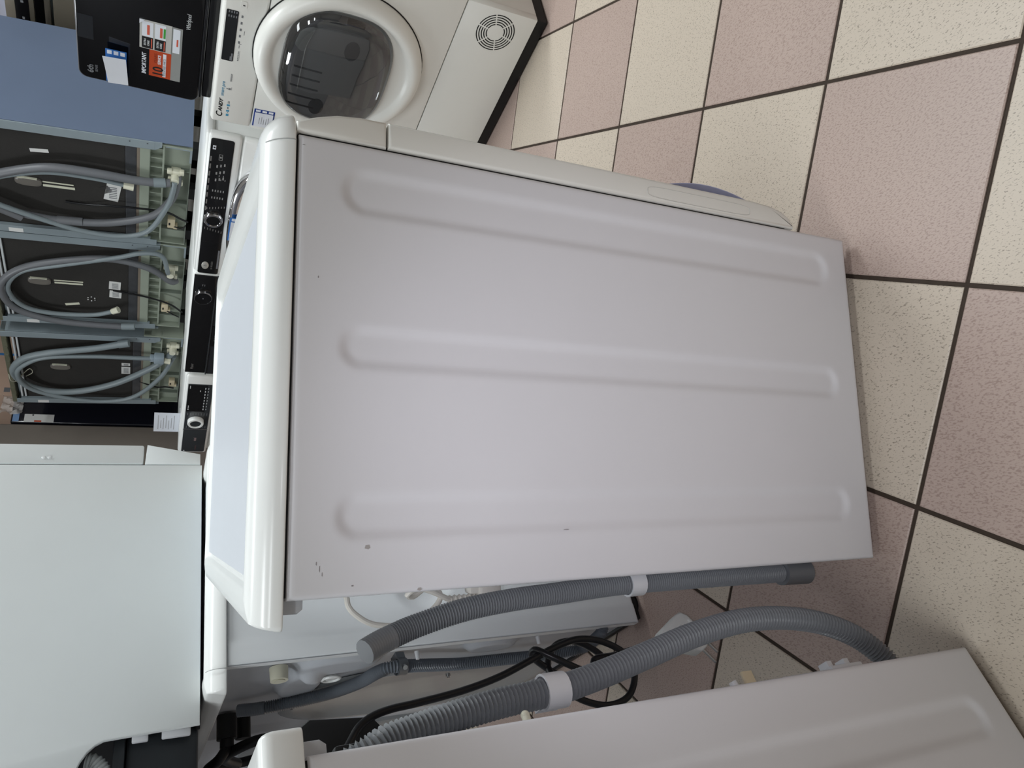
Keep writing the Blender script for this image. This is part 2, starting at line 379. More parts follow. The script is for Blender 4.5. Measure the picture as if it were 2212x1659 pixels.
# small paint chips and scuffs
CH = mat('bare_steel_chip', (172, 167, 165), 0.6); SCUFF = mat('dark_scuff', (150, 146, 148), 0.7)
for (x, z, a, b, m) in ((0.0455, 0.724, 0.0022, 0.0028, CH), (0.0545, 0.504, 0.0004, 0.0035, SCUFF), (0.0325, 0.772, 0.0018, 0.0005, SCUFF), (0.0275, 0.7690, 0.003, 0.0004, SCUFF), (0.0225, 0.7665, 0.002, 0.0004, SCUFF), (0.003, 0.672, 0.0016, 0.0022, CH), (0.3075, 0.776, 0.0012, 0.0006, SCUFF), (0.443, 0.793, 0.0003, 0.0014, SCUFF), (0.0105, 0.738, 0.0008, 0.0012, SCUFF)):
    MB().prism([(x - a, z - b * .3), (x - a * .3, z - b), (x + a, z - b * .6), (x + a * .8, z + b * .7), (x - a * .5, z + b)], 'xz', -0.0002, 0.001).build('paint_chip', m, W1, 0)

# --- the machine in the lower left foreground (back towards the gap)
W2 = slim_washer('washing_machine', 'white washing machine cut off at the lower left with one rib end showing', (-0.097, -0.114, 0), 32, -1)
def M(l): return [(-x, y, z) for x, y, z in l]
hp = [(-0.010, 0.06, 0.775), (0.002, 0.055, 0.755), (0.008, 0.05, 0.737), (0.014, 0.05, 0.722), (0.019, 0.05, 0.695), (0.026, 0.05, 0.651), (0.031, 0.05, 0.604), (0.034, 0.05, 0.553), (0.043, 0.05, 0.497), (0.056, 0.05, 0.435), (0.071, 0.05, 0.365), (0.080, 0.05, 0.293), (0.078, 0.05, 0.230), (0.067, 0.05, 0.176), (0.048, 0.05, 0.134), (0.026, 0.05, 0.110), (0.006, 0.05, 0.098), (-0.012, 0.05, 0.094)]
h = hose_mb(hp, 0.0138, pitch=0.0045, amp=0.0016).build('drain_hose', HOSE, W2, 60)
hose_clip(W2, 1, (0.0342, 0.05, 0.556), (0.013, 0, -1), 0.0142, 0.024)
cb = [(0.012, 0.15, 0.732), (0.030, 0.155, 0.737), (0.051, 0.16, 0.724), (0.062, 0.16, 0.714), (0.069, 0.16, 0.700), (0.073, 0.16, 0.680), (0.075, 0.16, 0.654), (0.081, 0.16, 0.601), (0.090, 0.158, 0.555), (0.104, 0.155, 0.510), (0.114, 0.152, 0.476), (0.118, 0.15, 0.448), (0.112, 0.15, 0.418), (0.095, 0.152, 0.391), (0.073, 0.156, 0.384), (0.050, 0.162, 0.398), (0.044, 0.166, 0.427), (0.056, 0.168, 0.459), (0.077, 0.168, 0.480), (0.101, 0.172, 0.486), (0.124, 0.175, 0.465), (0.124, 0.175, 0.436), (0.104, 0.176, 0.408), (0.082, 0.18, 0.404), (0.069, 0.18, 0.435), (0.087, 0.176, 0.472), (0.108, 0.168, 0.503), (0.114, 0.156, 0.506), (0.100, 0.148, 0.490), (0.080, 0.146, 0.458), (0.076, 0.146, 0.440), (0.088, 0.148, 0.440), (0.094, 0.152, 0.430), (0.099, 0.165, 0.398), (0.108, 0.18, 0.360), (0.115, 0.195, 0.315), (0.118, 0.2, 0.298)]
c = MB().tube(spline(cb, 0.004), 0.0040, 12).build('power_cord', CABLE, W2)
# flat white mains plug, roughly in the local xz plane
pl = [(0.126, 0.302), (0.119, 0.299), (0.1165, 0.296), (0.116, 0.291), (0.109, 0.283), (0.099, 0.243), (0.104, 0.232), (0.116, 0.222), (0.121, 0.224), (0.150, 0.244), (0.155, 0.254), (0.152, 0.262), (0.134, 0.294)]
pm = MB().prism(pl, 'xz', 0.190, 0.212, 0.004, 3)
pm.cyl((0.1205, 0.201, 0.293), (0.1185, 0.201, 0.305), 0.007, 16)
p = pm.build('plug', mat('plug_white', (244, 247, 244), 0.35), c, 40)
MB().prism([(0.128, 0.276), (0.137, 0.262), (0.134, 0.260), (0.125, 0.273)], 'xz', 0.1885, 0.196, 0.001).prism([(0.123, 0.284), (0.130, 0.290), (0.131, 0.287), (0.124, 0.281)], 'xz', 0.1885, 0.196, 0.001).prism([(0.136, 0.240), (0.144, 0.246), (0.142, 0.249), (0.134, 0.243)], 'xz', 0.1885, 0.196, 0.001).build('grip_rib', mat('plug_white', (226, 228, 226)), p, 0)
for x0, z0 in ((0.108, 0.236), (0.121, 0.226)):
    MB().cyl((x0, 0.201, z0), (x0 - 0.022, 0.201, z0 - 0.014), 0.0022, 12).sphere((x0 - 0.022, 0.201, z0 - 0.014), 0.0022, 0.0022, 0.0022, 10, 6).build('pin', STEEL, p)
# cable entry, retaining pins and drain fittings on its back
MB().box(-0.006, 0.020, 0.06, 0.19, 0.665, 0.765, 0.004).box(0.0, 0.030, 0.12, 0.19, 0.69, 0.75, 0.004).cyl((0.012, 0.15, 0.732), (0.034, 0.155, 0.737), 0.009, 16).build('cable_gland', BLACKP, W2)
MB().prism([(0.0, 0.655), (0.045, 0.66), (0.082, 0.69), (0.088, 0.755), (0.07, 0.782), (0.0, 0.788)], 'xz', 0.20, 0.5, 0.006).build('rear_housing', BLACKP, W2)
MB().cyl((0.0, 0.03, 0.600), (0.011, 0.03, 0.601), 0.004, 12).sphere((0.011, 0.03, 0.601), 0.0042, 0.0042, 0.0042, 10, 6).build('retaining_pin', CREAM, W2)
MB().box(-0.004, 0.0195, 0.03, 0.034, 0.328, 0.342, 0.001).box(-0.004, 0.0055, 0.03, 0.042, 0.360, 0.376, 0.001).build('retaining_tab', BEIGE, W2)
MB().cyl((-0.002, 0.035, 0.352), (0.012, 0.035, 0.355), 0.0045, 12).build('cable_tie_base', CLIP, W2)
MB().box(-0.004, 0.008, 0.03, 0.08, 0.19, 0.29, 0.003).box(0, 0.011, 0.03, 0.06, 0.165, 0.215, 0.002).box(0.004, 0.018, 0.035, 0.05, 0.205, 0.213, 0.001).box(0.004, 0.018, 0.035, 0.05, 0.178, 0.186, 0.001).build('hose_bracket', CLIP, W2)
MB().box(-0.003, 0.004, 0.02, 0.57, 0.30, 0.50, 0.003).build('back_cover', WPLAS, W2)

# --- the machine standing behind the middle one, seen at its rear corner
BD, BW = 0.400, 0.592
W3 = thing('washing_machine', 'white washing machine behind the middle one, clamped grey hose on its rear', 'washing machine', (-0.155, 0.556, 0), 25)
def bex(x, z):
    y = 0.002 * sstep((x - 0.034) / 0.008)
    q = 0.062 - math.hypot(x - 0.118, z - 0.46)
    return y + (0.006 * sstep(q / 0.03) if q > 0 else 0)
side_panel(W3, 1, BD, 0.02, 0.793, [], bex, 0.005, mat('lit_white_enamel', (242, 246, 248), 0.35, var=0.015))  # same white enamel lightened on this side to make up for missing light
MB().box(0.02, BD, 0.012, BW, 0.02, 0.79, 0.004).build('cabinet', WHITE, W3)
# pressed rear sheet with bulges and a dished drum cover
def rear(y, z):
    x = 0.014
    d = min(y, BW - y)
    x -= 0.014 * (1 - sstep((d - 0.003) / 0.018))
    def blob(cy, cz, ry, rz, hgt, p=2.0):
        q = (abs(y - cy) / ry) ** p + (abs(z - cz) / rz) ** p
        return hgt * sstep((1 - q) / 0.5) if q < 1 else 0
    x -= blob(0.095, 0.600, 0.05, 0.085, 0.014) + blob(0.20, 0.650, 0.11, 0.045, 0.016) + blob(0.085, 0.31, 0.035, 0.06, 0.012)
    return x
ys = [0.0, 0.002, 0.004] + [0.008 + (BW - 0.016) * k / 110 for k in range(111)] + [BW - 0.004, BW]
zs = [0.02 + 0.772 * k / 130 for k in range(131)]
vs = [(rear(y, z), y, z) for z in zs for y in ys]; n = len(ys)
MB().add(vs, [(j * n + i, j * n + i + 1, (j + 1) * n + i + 1, (j + 1) * n + i) for j in range(len(zs) - 1) for i in range(n - 1)]).build('back_panel', GREYSHADE, W3, 60)
cov = []
for s_, xx in ((1.0, 0.012), (1.0, 0.004), (0.97, 0.000), (0.90, 0.000), (0.86, 0.006), (0.3, 0.010)):
    cov.append([(xx, y, z) for y, z in superell(0.375, 0.36, 0.195 * s_, 0.30 * s_, 2.4, 56)])
cv = MB().rings(cov).build('drum_cover', mat('grey_drum_cover', (150, 154, 156), 0.25, var=0.05), W3, 50)
for y, z in ((0.250, 0.343), (0.561, 0.20), (0.35, 0.640)):
    MB().cyl((0.002, y, z), (-0.004, y, z), 0.005, 12).cyl((-0.004, y, z), (-0.007, y, z), 0.003, 8).build('screw', STEEL, cv)
MB().cyl((0.01, 0.082, 0.704), (-0.012, 0.080, 0.704), 0.0155, 24, 0.0145).cyl((-0.012, 0.080, 0.704), (-0.0125, 0.080, 0.704), 0.009, 20).build('transit_plug', CREAM, W3)
MB().tube([(0.0, 0.165 + 0.016 * math.cos(k * math.pi / 12), 0.600 + 0.016 * math.sin(k * math.pi / 12)) for k in range(24)], 0.003, 8, closed=True).cyl((0.006, 0.165, 0.600), (-0.001, 0.165, 0.600), 0.010, 20).build('grommet', WPLAS, W3)
hp = [(-0.006, 0.30, 0.745), (-0.010, 0.285, 0.715), (-0.012, 0.268, 0.675), (-0.013, 0.240, 0.626), (-0.014, 0.205, 0.585), (-0.015, 0.150, 0.552), (-0.015, 0.090, 0.534), (-0.014, 0.070, 0.512), (-0.013, 0.083, 0.467), (-0.012, 0.118, 0.363), (-0.012, 0.124, 0.262), (-0.012, 0.130, 0.175), (-0.012, 0.112, 0.102), (-0.008, 0.040, 0.096), (0.004, 0.018, 0.094), (0.02, 0.0, 0.094)]
hose_mb(hp[:-1], 0.0118, pitch=0.0042, amp=0.0015, smooth_ends=(0.05, 0)).build('drain_hose', HOSED, W3, 60)
cl = hose_clip(W3, 1, (-0.0137, 0.0745, 0.496), (0.0, 0.22, -1), 0.0125, 0.017, (1, 0.35, 0)); cl.name = 'hose_clamp'; cl.data.materials[0] = mat('galvanised', (128, 132, 136), 0.35, metal=0.6)
MB().cyl((-0.018, 0.058, 0.494), (-0.021, 0.054, 0.494), 0.0045, 12).build('screw', STEEL, cl)
for y, z in ((0.036, 0.476), (0.026, 0.239)):
    MB().cyl((0.0, y, z), (-0.014, y, z), 0.0045, 10, 0.0032).build('retaining_pin', CLIP, W3)
MB().cyl((0.01, 0.403, 0.755), (-0.035, 0.403, 0.755), 0.019, 20).cyl((-0.035, 0.403, 0.755), (-0.05, 0.403, 0.755), 0.013, 20).cyl((0.01, 0.45, 0.72), (-0.03, 0.45, 0.72), 0.015, 16).build('water_inlet', BLACKP, W3)
ci = [(-0.05, 0.403, 0.755), (-0.07, 0.40, 0.77), (-0.075, 0.46, 0.785), (-0.06, 0.56, 0.765), (-0.05, 0.60, 0.69), (-0.05, 0.53, 0.63), (-0.05, 0.42, 0.63), (-0.05, 0.37, 0.70), (-0.06, 0.44, 0.755), (-0.06, 0.55, 0.72)]
MB().tube(spline(ci, 0.006), 0.010, 12).build('inlet_hose', BLACKP, W3)
lw = lid(W3, 1, -0.040, 0.425, -0.003, BW + 0.006, 0.7935, rf=0.035, rb=0.010, front_in=0.06)
pts = [(-0.003, -0.003 + i - 0.0002, 0.7935 + hh) for i, hh in ((0.0012, 0.0004), (0, 0.002), (-0.0012, 0.006), (-0.0016, 0.011), (-0.0006, 0.017), (0.0025, 0.0225), (0.007, 0.027), (0.013, 0.0298))]
MB().tube(pts, 0.0005, 6).build('cap_seam', mat('seam_grey', (150, 152, 154)), lw)
feet(W3, 1, [(0.045, 0.035), (BD - 0.05, 0.035), (0.045, BW - 0.04), (BD - 0.05, BW - 0.04)], 0.02, 0.022)
MB().box(0.008, BD - 0.02, 0.008, BW - 0.01, 0.008, 0.022, 0.002).build('base_frame', BLACKP, W3)

W4 = thing('washing_machine', 'white washing machine mostly hidden beside the clamped-hose machine, only part of its rear showing', 'washing machine', (-0.155 - 0.4226 * 0.612, 0.556 + 0.9063 * 0.612, 0), 25)
MB().box(0.012, BD, 0.0, 0.59, 0.02, 0.79, 0.006).build('cabinet', GREYSHADE, W4)
MB().rings([[(xx, y, z) for y, z in superell(0.295, 0.38, 0.22 * s_, 0.30 * s_, 2.4, 48)] for s_, xx in ((1.0, 0.012), (1.0, 0.004), (0.96, 0.0), (0.3, 0.0))]).build('drum_cover', mat('grey_drum_cover', (150, 154, 156)), W4, 50)
lid(W4, 1, -0.030, 0.425, -0.003, 0.593, 0.7935, rf=0.035, rb=0.012, front_in=0.06)
feet(W4, 1, [(0.045, 0.035), (BD - 0.05, 0.035), (0.045, 0.55), (BD - 0.05, 0.55)], 0.02, 0.022)
# ------------------------------------------------------------------ free-standing dishwasher on top of it
DW = thing('dishwasher', 'plain white freestanding dishwasher standing on top of a washing machine, rear corner cut away', 'dishwasher', (-0.237, 0.572, 0.8272), 32.4)
DWH = mat('white_sheet_steel', (236, 241, 241), 0.42, var=0.015)
po = [(0.0, 0.0), (0.482, 0.0), (0.482, 0.80), (-0.10, 0.80), (-0.10, 0.166)]
cur = [(-0.06, 0.165), (-0.045, 0.162), (-0.030, 0.156), (-0.018, 0.148), (-0.010, 0.139), (-0.005, 0.128)]
MB().prism(po + cur, 'xz', 0.0, 0.010, 0.002).build('side_panel', DWH, DW)
MB().box(-0.098, 0.478, 0.011, 0.585, 0.17, 0.80, 0.003).build('body', DWH, DW)
MB().box(0.012, 0.47, 0.011, 0.585, 0.002, 0.17, 0.003).build('base_tray', mat('dark_base_plastic', (46, 50, 54), 0.45), DW)
MB().box(-0.09, 0.014, 0.03, 0.57, 0.0, 0.10, 0.008).box(-0.06, 0.012, 0.024, 0.5, 0.10, 0.116, 0.003).build('rear_base', mat('dark_base_plastic', (46, 50, 54)), DW)
for z0, z1 in ((0.012, 0.052), (0.07, 0.092)):
    MB().box(-0.010, 0.003, 0.011, 0.02, z0, z1, 0.002).build('hook_tab', CLIP, DW)
hose_mb([(-0.020, 0.035, 0.150), (-0.024, 0.034, 0.138), (-0.040, 0.034, 0.126), (-0.06, 0.036, 0.12), (-0.09, 0.05, 0.118)], 0.012, 0.005).build('drain_hose', mat('pale_hose', (190, 194, 194), 0.45), DW, 60)
dd = MB().box(0.4845, 0.5275, 0.0, 0.59, 0.1015, 0.80, 0.003).build('door', DWH, DW)
mb = MB()
for z in (0.252, 0.261): MB().cyl((0.497, 0.0005, z), (0.497, -0.0026, z), 0.0034, 12, 0.002).build('screw', mat('screw_glint_white', (238, 240, 240), 0.2), dd)  # white colour carries the highlight on the screws
MB().prism([(0.4835, 0.003), (0.508, 0.003), (0.5285, 0.096), (0.4835, 0.0985)], 'xz', 0.0, 0.59, 0.0015).build('kick_plate', DWH, DW)
MB().box(0.4775, 0.4850, 0.004, 0.58, 0.004, 0.80).build('door_seal', DARK, DW)
for x, y in ((0.02, 0.03), (0.45, 0.03), (0.02, 0.55), (0.45, 0.55)):
    MB().cyl((x, y, -0.002), (x, y, 0.004), 0.018, 14).build('foot', BLACKP, DW)
# ------------------------------------------------------------------ row of front loaders facing the aisle
INKG = mat('print_grey', (120, 122, 126), 0.5); INKB = mat('print_black', (24, 24, 26), 0.5); INKW = mat('print_white', (205, 208, 210), 0.5)
INKBL = mat('print_blue', (74, 150, 186), 0.5); CARDW = mat('card_white', (226, 230, 238), 0.5); CARDB = mat('card_blue', (52, 112, 184), 0.45)
DEEPB = mat('card_deep_blue', (34, 62, 140), 0.45); ORANGE = mat('sticker_orange', (184, 70, 32), 0.45); GREYST = mat('sticker_grey', (146, 148, 146), 0.45); GREEN = mat('sticker_green', (70, 160, 70), 0.5)
def plate(mb, x0, x1, z0, z1, y, t=0.0006):
    return mb.box(x0, x1, y - t, y, z0, z1)
def icons(name, m, root, items, y):
    mb = MB()
    for x, z, w, h in items: plate(mb, x - w / 2, x + w / 2, z - h / 2, z + h / 2, y, 0.0004)
    o = mb.build(name, m, root, 0); o['kind'] = 'stuff'; return o
def ringmb(cx, cz, prof, a, b, e, n=64):
    # prof: list of (scale, y)
    return MB().rings([[(x, y, z) for x, z in superell(cx, cz, a * s, b * s, e, n)] for s, y in prof])
def price_card(label, loc, deg, w, h, blue=CARDB, paper=True, tilt=0.0, group=None):
    r = thing('price_card', label, 'price card', loc, deg, 'price cards on the appliances')
    MB().box(0, w, -0.0008, 0, 0, h, 0).build('backing', blue, r, 0)
    mb = MB()
    for k in range(3): plate(mb, w * 0.86, w * 0.97, h * (0.08 + 0.31 * k), h * (0.30 + 0.31 * k), -0.0008, 0.0004)
    mb.build('tick_box', CARDW, r, 0)
    if paper:
        a = tilt; c, s_ = math.cos(a), math.sin(a)
        q = [(0.02 * w, 0.06 * h), (0.82 * w, 0.06 * h), (0.82 * w, 0.94 * h), (0.02 * w, 0.94 * h)]
        q = [(w / 2 + (x - w / 2) * c - (z - h / 2) * s_, h / 2 + (x - w / 2) * s_ + (z - h / 2) * c) for x, z in q]
        pp = MB().prism(q, 'xz', -0.0032, -0.0012).build('paper', CARDW, r, 0)
        mb = MB()
        for k in range(5): plate(mb, w * 0.2, w * (0.62 - 0.06 * (k % 3)), h * (0.25 + 0.11 * k), h * (0.27 + 0.11 * k), -0.0032, 0.0003)
        mb.build('print', INKG, pp, 0)
    return r

# dryer on the right (only its left part clears the frame)
K = thing('tumble_dryer', 'white tumble dryer with a large round glass door and a circular vent grille', 'tumble dryer', (1.177, 1.397, 0), -69.9)
IV = mat('dryer_white', (230, 230, 225), 0.3, var=0.015)
MB().box(0.002, 0.563, 0.022, 0.42, 0.035, 0.795, 0.006).build('cabinet', IV, K)
MB().box(0.0, 0.565, 0.004, 0.425, 0.795, 0.818, 0.009, 3).build('worktop', IV, K)
MB().box(0.0, 0.565, 0.0, 0.03, 0.7105, 0.816, 0.008, 3).build('control_panel', IV, K)
front = MB().box(0.0, 0.565, 0.0, 0.026, 0.242, 0.709, 0.0035).build('front_panel', IV, K)
kick = MB().box(0.0, 0.565, 0.0, 0.026, 0.038, 0.2395, 0.0035).build('kick_plate', IV, K)
MB().box(0.006, 0.559, 0.012, 0.40, 0.004, 0.05, 0.003).build('plinth', BLACKP, K)
for x in (0.05, 0.515): MB().cyl((x, 0.05, 0), (x, 0.05, 0.006), 0.02, 14).build('foot', BLACKP, K)
vc = (0.497, 0.137)
for ri in (0.025, 0.0318, 0.0386, 0.0454, 0.0522):
    for k in range(6):
        a0 = math.radians(60 * k + 18 + 1.0 / ri * 0.10); a1 = math.radians(60 * k + 18 + 60 - 1.0 / ri * 0.10)
        pin, pout = [], []
        for t in range(9):
            a = a0 + (a1 - a0) * t / 8
            pin.append((vc[0] + (ri - 0.0015) * math.cos(a), vc[1] + (ri - 0.0015) * math.sin(a))); pout.append((vc[0] + (ri + 0.0015) * math.cos(a), vc[1] + (ri + 0.0015) * math.sin(a)))
        n = len(pin); vs = [(x, -0.0003, z) for x, z in pin + pout]
        o = MB().add(vs, [(i, i + 1, n + i + 1, n + i) for i in range(n - 1)]).build('vent_slot', DARK, kick, 0)
dc, rr = (0.2825, 0.512), 0.222
door = ringmb(dc[0], dc[1], [(1.0, 0.0), (1.0, -0.014), (0.985, -0.024), (0.95, -0.034), (0.90, -0.039), (0.86, -0.038), (0.82, -0.033), (0.80, -0.028), (0.78, -0.026), (0.70, -0.025)], rr, rr, 2.0, 72).build('door', IV, K, 60)
ringmb(dc[0], dc[1], [(1.006, 0.001), (1.006, -0.002), (1.0, -0.002)], rr + 0.0015, rr + 0.0015, 2.0, 72).build('door_gap', DARK, K)
SMOKE = mat('smoked_door_glass', (92, 95, 98), 0.05, coat=0.8, var=0.1)
GLS = mat('clear_glass', (225, 228, 230), 0.02, trans=1.0, ior=1.85, var=0.0)
ringmb(dc[0] - 0.005, dc[1] + 0.012, [(1.0, -0.026), (0.99, -0.0265), (0.93, -0.0268), (0.6, -0.0272), (0.1, -0.0275)], 0.172, 0.140, 2.9, 64).build('door_lining', mat('grey_lining', (112, 112, 113), 0.35, var=0.15, nscale=9), door, 60)
for k in range(5): MB().box(0.155 + 0.03 * k, 0.160 + 0.03 * k, -0.030, -0.026, 0.560, 0.630, 0.001).build('reflection_bar', DARK, door, 0)  # dark bars imitating a striped reflection in the door glass
for zc, xc in ((0.555, 0.115 + 0.05), (0.50, 0.36)): ringmb(xc, zc, [(1, -0.0265), (0.95, -0.029), (0.2, -0.0295)], 0.028, 0.02, 2, 24).build('reflection_oval', mat('dark_reflection', (44, 45, 48), 0.4), door)  # dark ovals imitating round reflections in the door glass
ringmb(dc[0] - 0.005, dc[1] + 0.012, [(1.02, -0.027), (1.0, -0.034), (0.955, -0.043), (0.88, -0.050), (0.72, -0.056), (0.5, -0.060), (0.2, -0.062)], 0.172, 0.140, 2.9, 64).build('door_glass', GLS, door, 60)
mb = MB(); plate(mb, 0.0, 0.0, 0, 0, 0)
disp = MB().prism([(x, z) for x, z in rrect(0.213, 0.363, 0.7785, 0.807, [0.003] * 4, 3)], 'xz', -0.001, 0.0).build('display', BGLASS, K, 30)
its = [(0.3585 - 0.0125 * (k // 4), 0.8005 - 0.0058 * (k % 4), 0.006, 0.0028) for k in range(8)]
icons('display_icon', INKG, disp, its + [(0.222, 0.784, 0.012, 0.006), (0.233, 0.7825, 0.010, 0.004)], -0.001)
icons('panel_print', INKG, K, [(0.22 + 0.0052 * k, 0.7675, 0.0035, 0.0022) for k in range(6)] + [(0.262, 0.768, 0.009, 0.0015), (0.27, 0.766, 0.001, 0.006)] + [(0.275 + 0.019 * k, 0.7695, 0.007, 0.0045) for k in range(5)] + [(0.305, 0.760, 0.012, 0.0012), (0.235, 0.7645, 0.03, 0.0006)], 0.0)
MB().prism(rrect(0.375, 0.394, 0.762, 0.7765, [0.003] * 4, 3), 'xz', -0.0012, 0.0).build('start_button', IV, K, 30)
text('start_symbol', 'II', 0.007, INKB, K, (0.3815, -0.0014, 0.7665), bold=0.0002)
text('brand_print', 'C', 0.0235, INKB, K, (0.020, -0.0006, 0.7885), shear=0.25, bold=0.0003, sx=1.0)
text('brand_print', 'ANDY', 0.0135, INKB, K, (0.040, -0.0006, 0.7905), shear=0.25, bold=0.0004, sx=1.15)
text('series_print', 'smart pro', 0.0125, INKBL, K, (0.094, -0.0006, 0.7905), shear=0.2)
icons('drop_print', INKBL, K, [(0.031, 0.775, 0.0075, 0.007), (0.046, 0.775, 0.006, 0.008), (0.066, 0.775, 0.006, 0.008)], -0.0)
icons('drop_text', INKG, K, [(0.039, 0.7745, 0.002, 0.002), (0.056, 0.7765, 0.007, 0.0014), (0.056, 0.7745, 0.007, 0.0014), (0.076, 0.7765, 0.008, 0.0014), (0.076, 0.7735, 0.008, 0.0014)], 0.0)
icons('mark_print', INKG, K, [(0.122, 0.7775, 0.006, 0.006), (0.122, 0.7835, 0.003, 0.003), (0.124, 0.7725, 0.009, 0.0008)], 0.0)
text('mode_print', 'sensor', 0.0095, INKG, K, (0.148, -0.0006, 0.774))
price_card('small white and blue price card on the tumble dryer beside its round door', (1.177 + 0.3436 * 0.012, 1.397 - 0.939 * 0.012, 0.650), -69.9, 0.062, 0.056, DEEPB, True, 0.02).children

# H: black control panel with a silver dial and an oval badge
H = thing('washing_machine', 'white washing machine with black panel, chrome dial and oval silver badge', 'washing machine', (0.901, 1.973, 0), -63)
MB().box(0.004, 0.576, 0.012, 0.45, 0.02, 0.80, 0.012, 3).build('cabinet', WPLAS, H)
MB().box(0.003, 0.580, 0.006, 0.455, 0.798, 0.822, 0.008, 3).build('worktop', WPLAS, H)
MB().box(0.0, 0.582, 0.0, 0.03, 0.722, 0.815, 0.009, 3).build('fascia', WPLAS, H)
MB().box(0.002, 0.580, 0.002, 0.03, 0.10, 0.720, 0.010, 3).build('front_panel', WPLAS, H)
cp = MB().prism(rrect(0.003, 0.570, 0.743, 0.808, [0.007] * 4, 4), 'xz', -0.0018, 0.004, 0.0008).build('control_panel', BPANEL, H, 30)
icons('seam_line', DARK, cp, [(0.156, 0.775, 0.0012, 0.064)], -0.0018)
kn = ringmb(0.262, 0.778, [(1.0, -0.002), (1.0, -0.016), (0.93, -0.019), (0.74, -0.019), (0.70, -0.016)], 0.0285, 0.0285, 2, 40).build('dial', CHROME, H, 40)
ringmb(0.262, 0.778, [(0.70, -0.012), (0.70, -0.0165), (0.2, -0.0168)], 0.0285, 0.0285, 2, 32).build('dial_cap', BGLASS, kn, 40)
bd = ringmb(0.043, 0.786, [(1, -0.0018), (1, -0.0032), (0.9, -0.004), (0.2, -0.0042)], 0.0175, 0.0115, 2, 32).build('badge', mat('badge_silver', (205, 203, 196), 0.3, metal=0.4), H, 40)
text('badge_letter', 'h', 0.015, INKG, bd, (0.039, -0.0045, 0.781), shear=0.3)
text('series_print', 'H-WASH', 0.0095, mat('print_dim', (120, 118, 116), 0.5), cp, (0.026, -0.0019, 0.762))
icons('info_strip', INKG, cp, [(0.075, 0.7475, 0.088, 0.0055)], -0.0018)
icons('label_tag', CARDW, cp, [(0.538, 0.797, 0.014, 0.009)], -0.0018)
icons('tag_mark', INKB, cp, [(0.538, 0.797, 0.005, 0.005)], -0.0023)
it = []
for r_ in range(3):
    for c_ in range(3): it.append((0.470 - 0.026 * c_ + 0.004 * r_, 0.784 - 0.0105 * r_, 0.010, 0.0042))
for c_ in range(2):
    for r_ in range(5): it.append((0.375 - 0.028 * c_, 0.789 - 0.0078 * r_, 0.008, 0.003))
for r_ in range(4): it += [(0.435 - 0.015 * (r_ % 2), 0.775 - 0.006 * r_, 0.006, 0.002)]
it += [(0.505, 0.781, 0.020, 0.0012), (0.505, 0.772, 0.020, 0.0012), (0.515, 0.7765, 0.0012, 0.010), (0.495, 0.7765, 0.0012, 0.010), (0.505, 0.7765, 0.006, 0.005)]
icons('panel_print', mat('print_pale', (150, 150, 150), 0.5), cp, it, -0.0018)
it = [(0.300 + 0.002 * k, 0.800 - 0.0085 * k, 0.008, 0.0025) for k in range(7)] + [(0.215 - 0.002 * k, 0.800 - 0.0085 * k, 0.009, 0.0020) for k in range(7)]
it += [(0.30 + 0.028 * k, 0.8035, 0.018, 0.004) for k in range(8)]
icons('dial_print', mat('print_dim', (120, 118, 116)), cp, it, -0.0018)
dr = ringmb(0.270, 0.487, [(1.0, 0.0), (1.0, -0.02), (0.97, -0.028), (0.90, -0.028), (0.87, -0.02)], 0.258, 0.247, 3.2, 72).build('door', CHROME, H, 50)
ringmb(0.270, 0.487, [(0.875, -0.010), (0.875, -0.021), (0.5, -0.032), (0.1, -0.034)], 0.258, 0.247, 3.2, 64).build('door_glass', BGLASS, dr, 60)
u63 = (math.cos(math.radians(-63)), math.sin(math.radians(-63)))
def onrow(x, y, z, L):  # helper: point in the frame of a row machine
    return (L[0] + u63[0] * x - u63[1] * y, L[1] + u63[1] * x + u63[0] * y, z)
price_card('blue and white price card on the black door glass under the chrome dial', onrow(0.205, -0.036, 0.656, (0.901, 1.973)), -63, 0.10, 0.075, CARDB, True, 0.0)

# I: glossy black machine with a thin-ringed dial
I = thing('washing_machine', 'white washing machine with glossy black two-tier panel and thin-ringed black dial', 'washing machine', (0.637, 2.491, 0), -63)
MB().box(0.004, 0.576, 0.012, 0.45, 0.02, 0.80, 0.010, 3).build('cabinet', WPLAS, I)
MB().box(0.002, 0.578, 0.006, 0.455, 0.798, 0.822, 0.008, 3).build('worktop', WPLAS, I)
MB().box(0.001, 0.578, 0.001, 0.03, 0.10, 0.818, 0.008, 3).build('front_panel', WPLAS, I)
cp = MB().prism(rrect(0.006, 0.572, 0.742, 0.8155, [0.001] * 4, 2), 'xz', -0.0025, 0.004, 0.0006).build('control_panel', BGLASS, I, 30)
MB().box(0.002, 0.574, -0.008, 0.004, 0.737, 0.7415, 0.001).build('panel_lip', GPANEL, I)
lo = MB().box(0.003, 0.572, -0.004, 0.004, 0.7095, 0.7365, 0.001).build('drawer_strip', mat('graphite_gloss', (44, 45, 49), 0.15), I)
MB().box(0.185, 0.305, -0.0065, -0.003, 0.711, 0.7355, 0.001).build('handle_plate', BPANEL, lo)
icons('plate_print', INKG, lo, [(0.225 + 0.013 * k, 0.722, 0.009, 0.0045) for k in range(4)], -0.0065)
kn = ringmb(0.472, 0.781, [(1.0, -0.002), (1.0, -0.020), (0.96, -0.0215), (0.91, -0.0215), (0.90, -0.019)], 0.0315, 0.0300, 2, 48).build('dial', mat('dark_chrome', (150, 152, 156), 0.15, metal=1.0), I, 40)
ringmb(0.472, 0.781, [(0.90, -0.015), (0.90, -0.0195), (0.2, -0.0198)], 0.0315, 0.0300, 2, 40).build('dial_cap', BPANEL, kn, 40)
icons('dial_mark', INKG, kn, [(0.472, 0.781, 0.005, 0.004)], -0.0199)
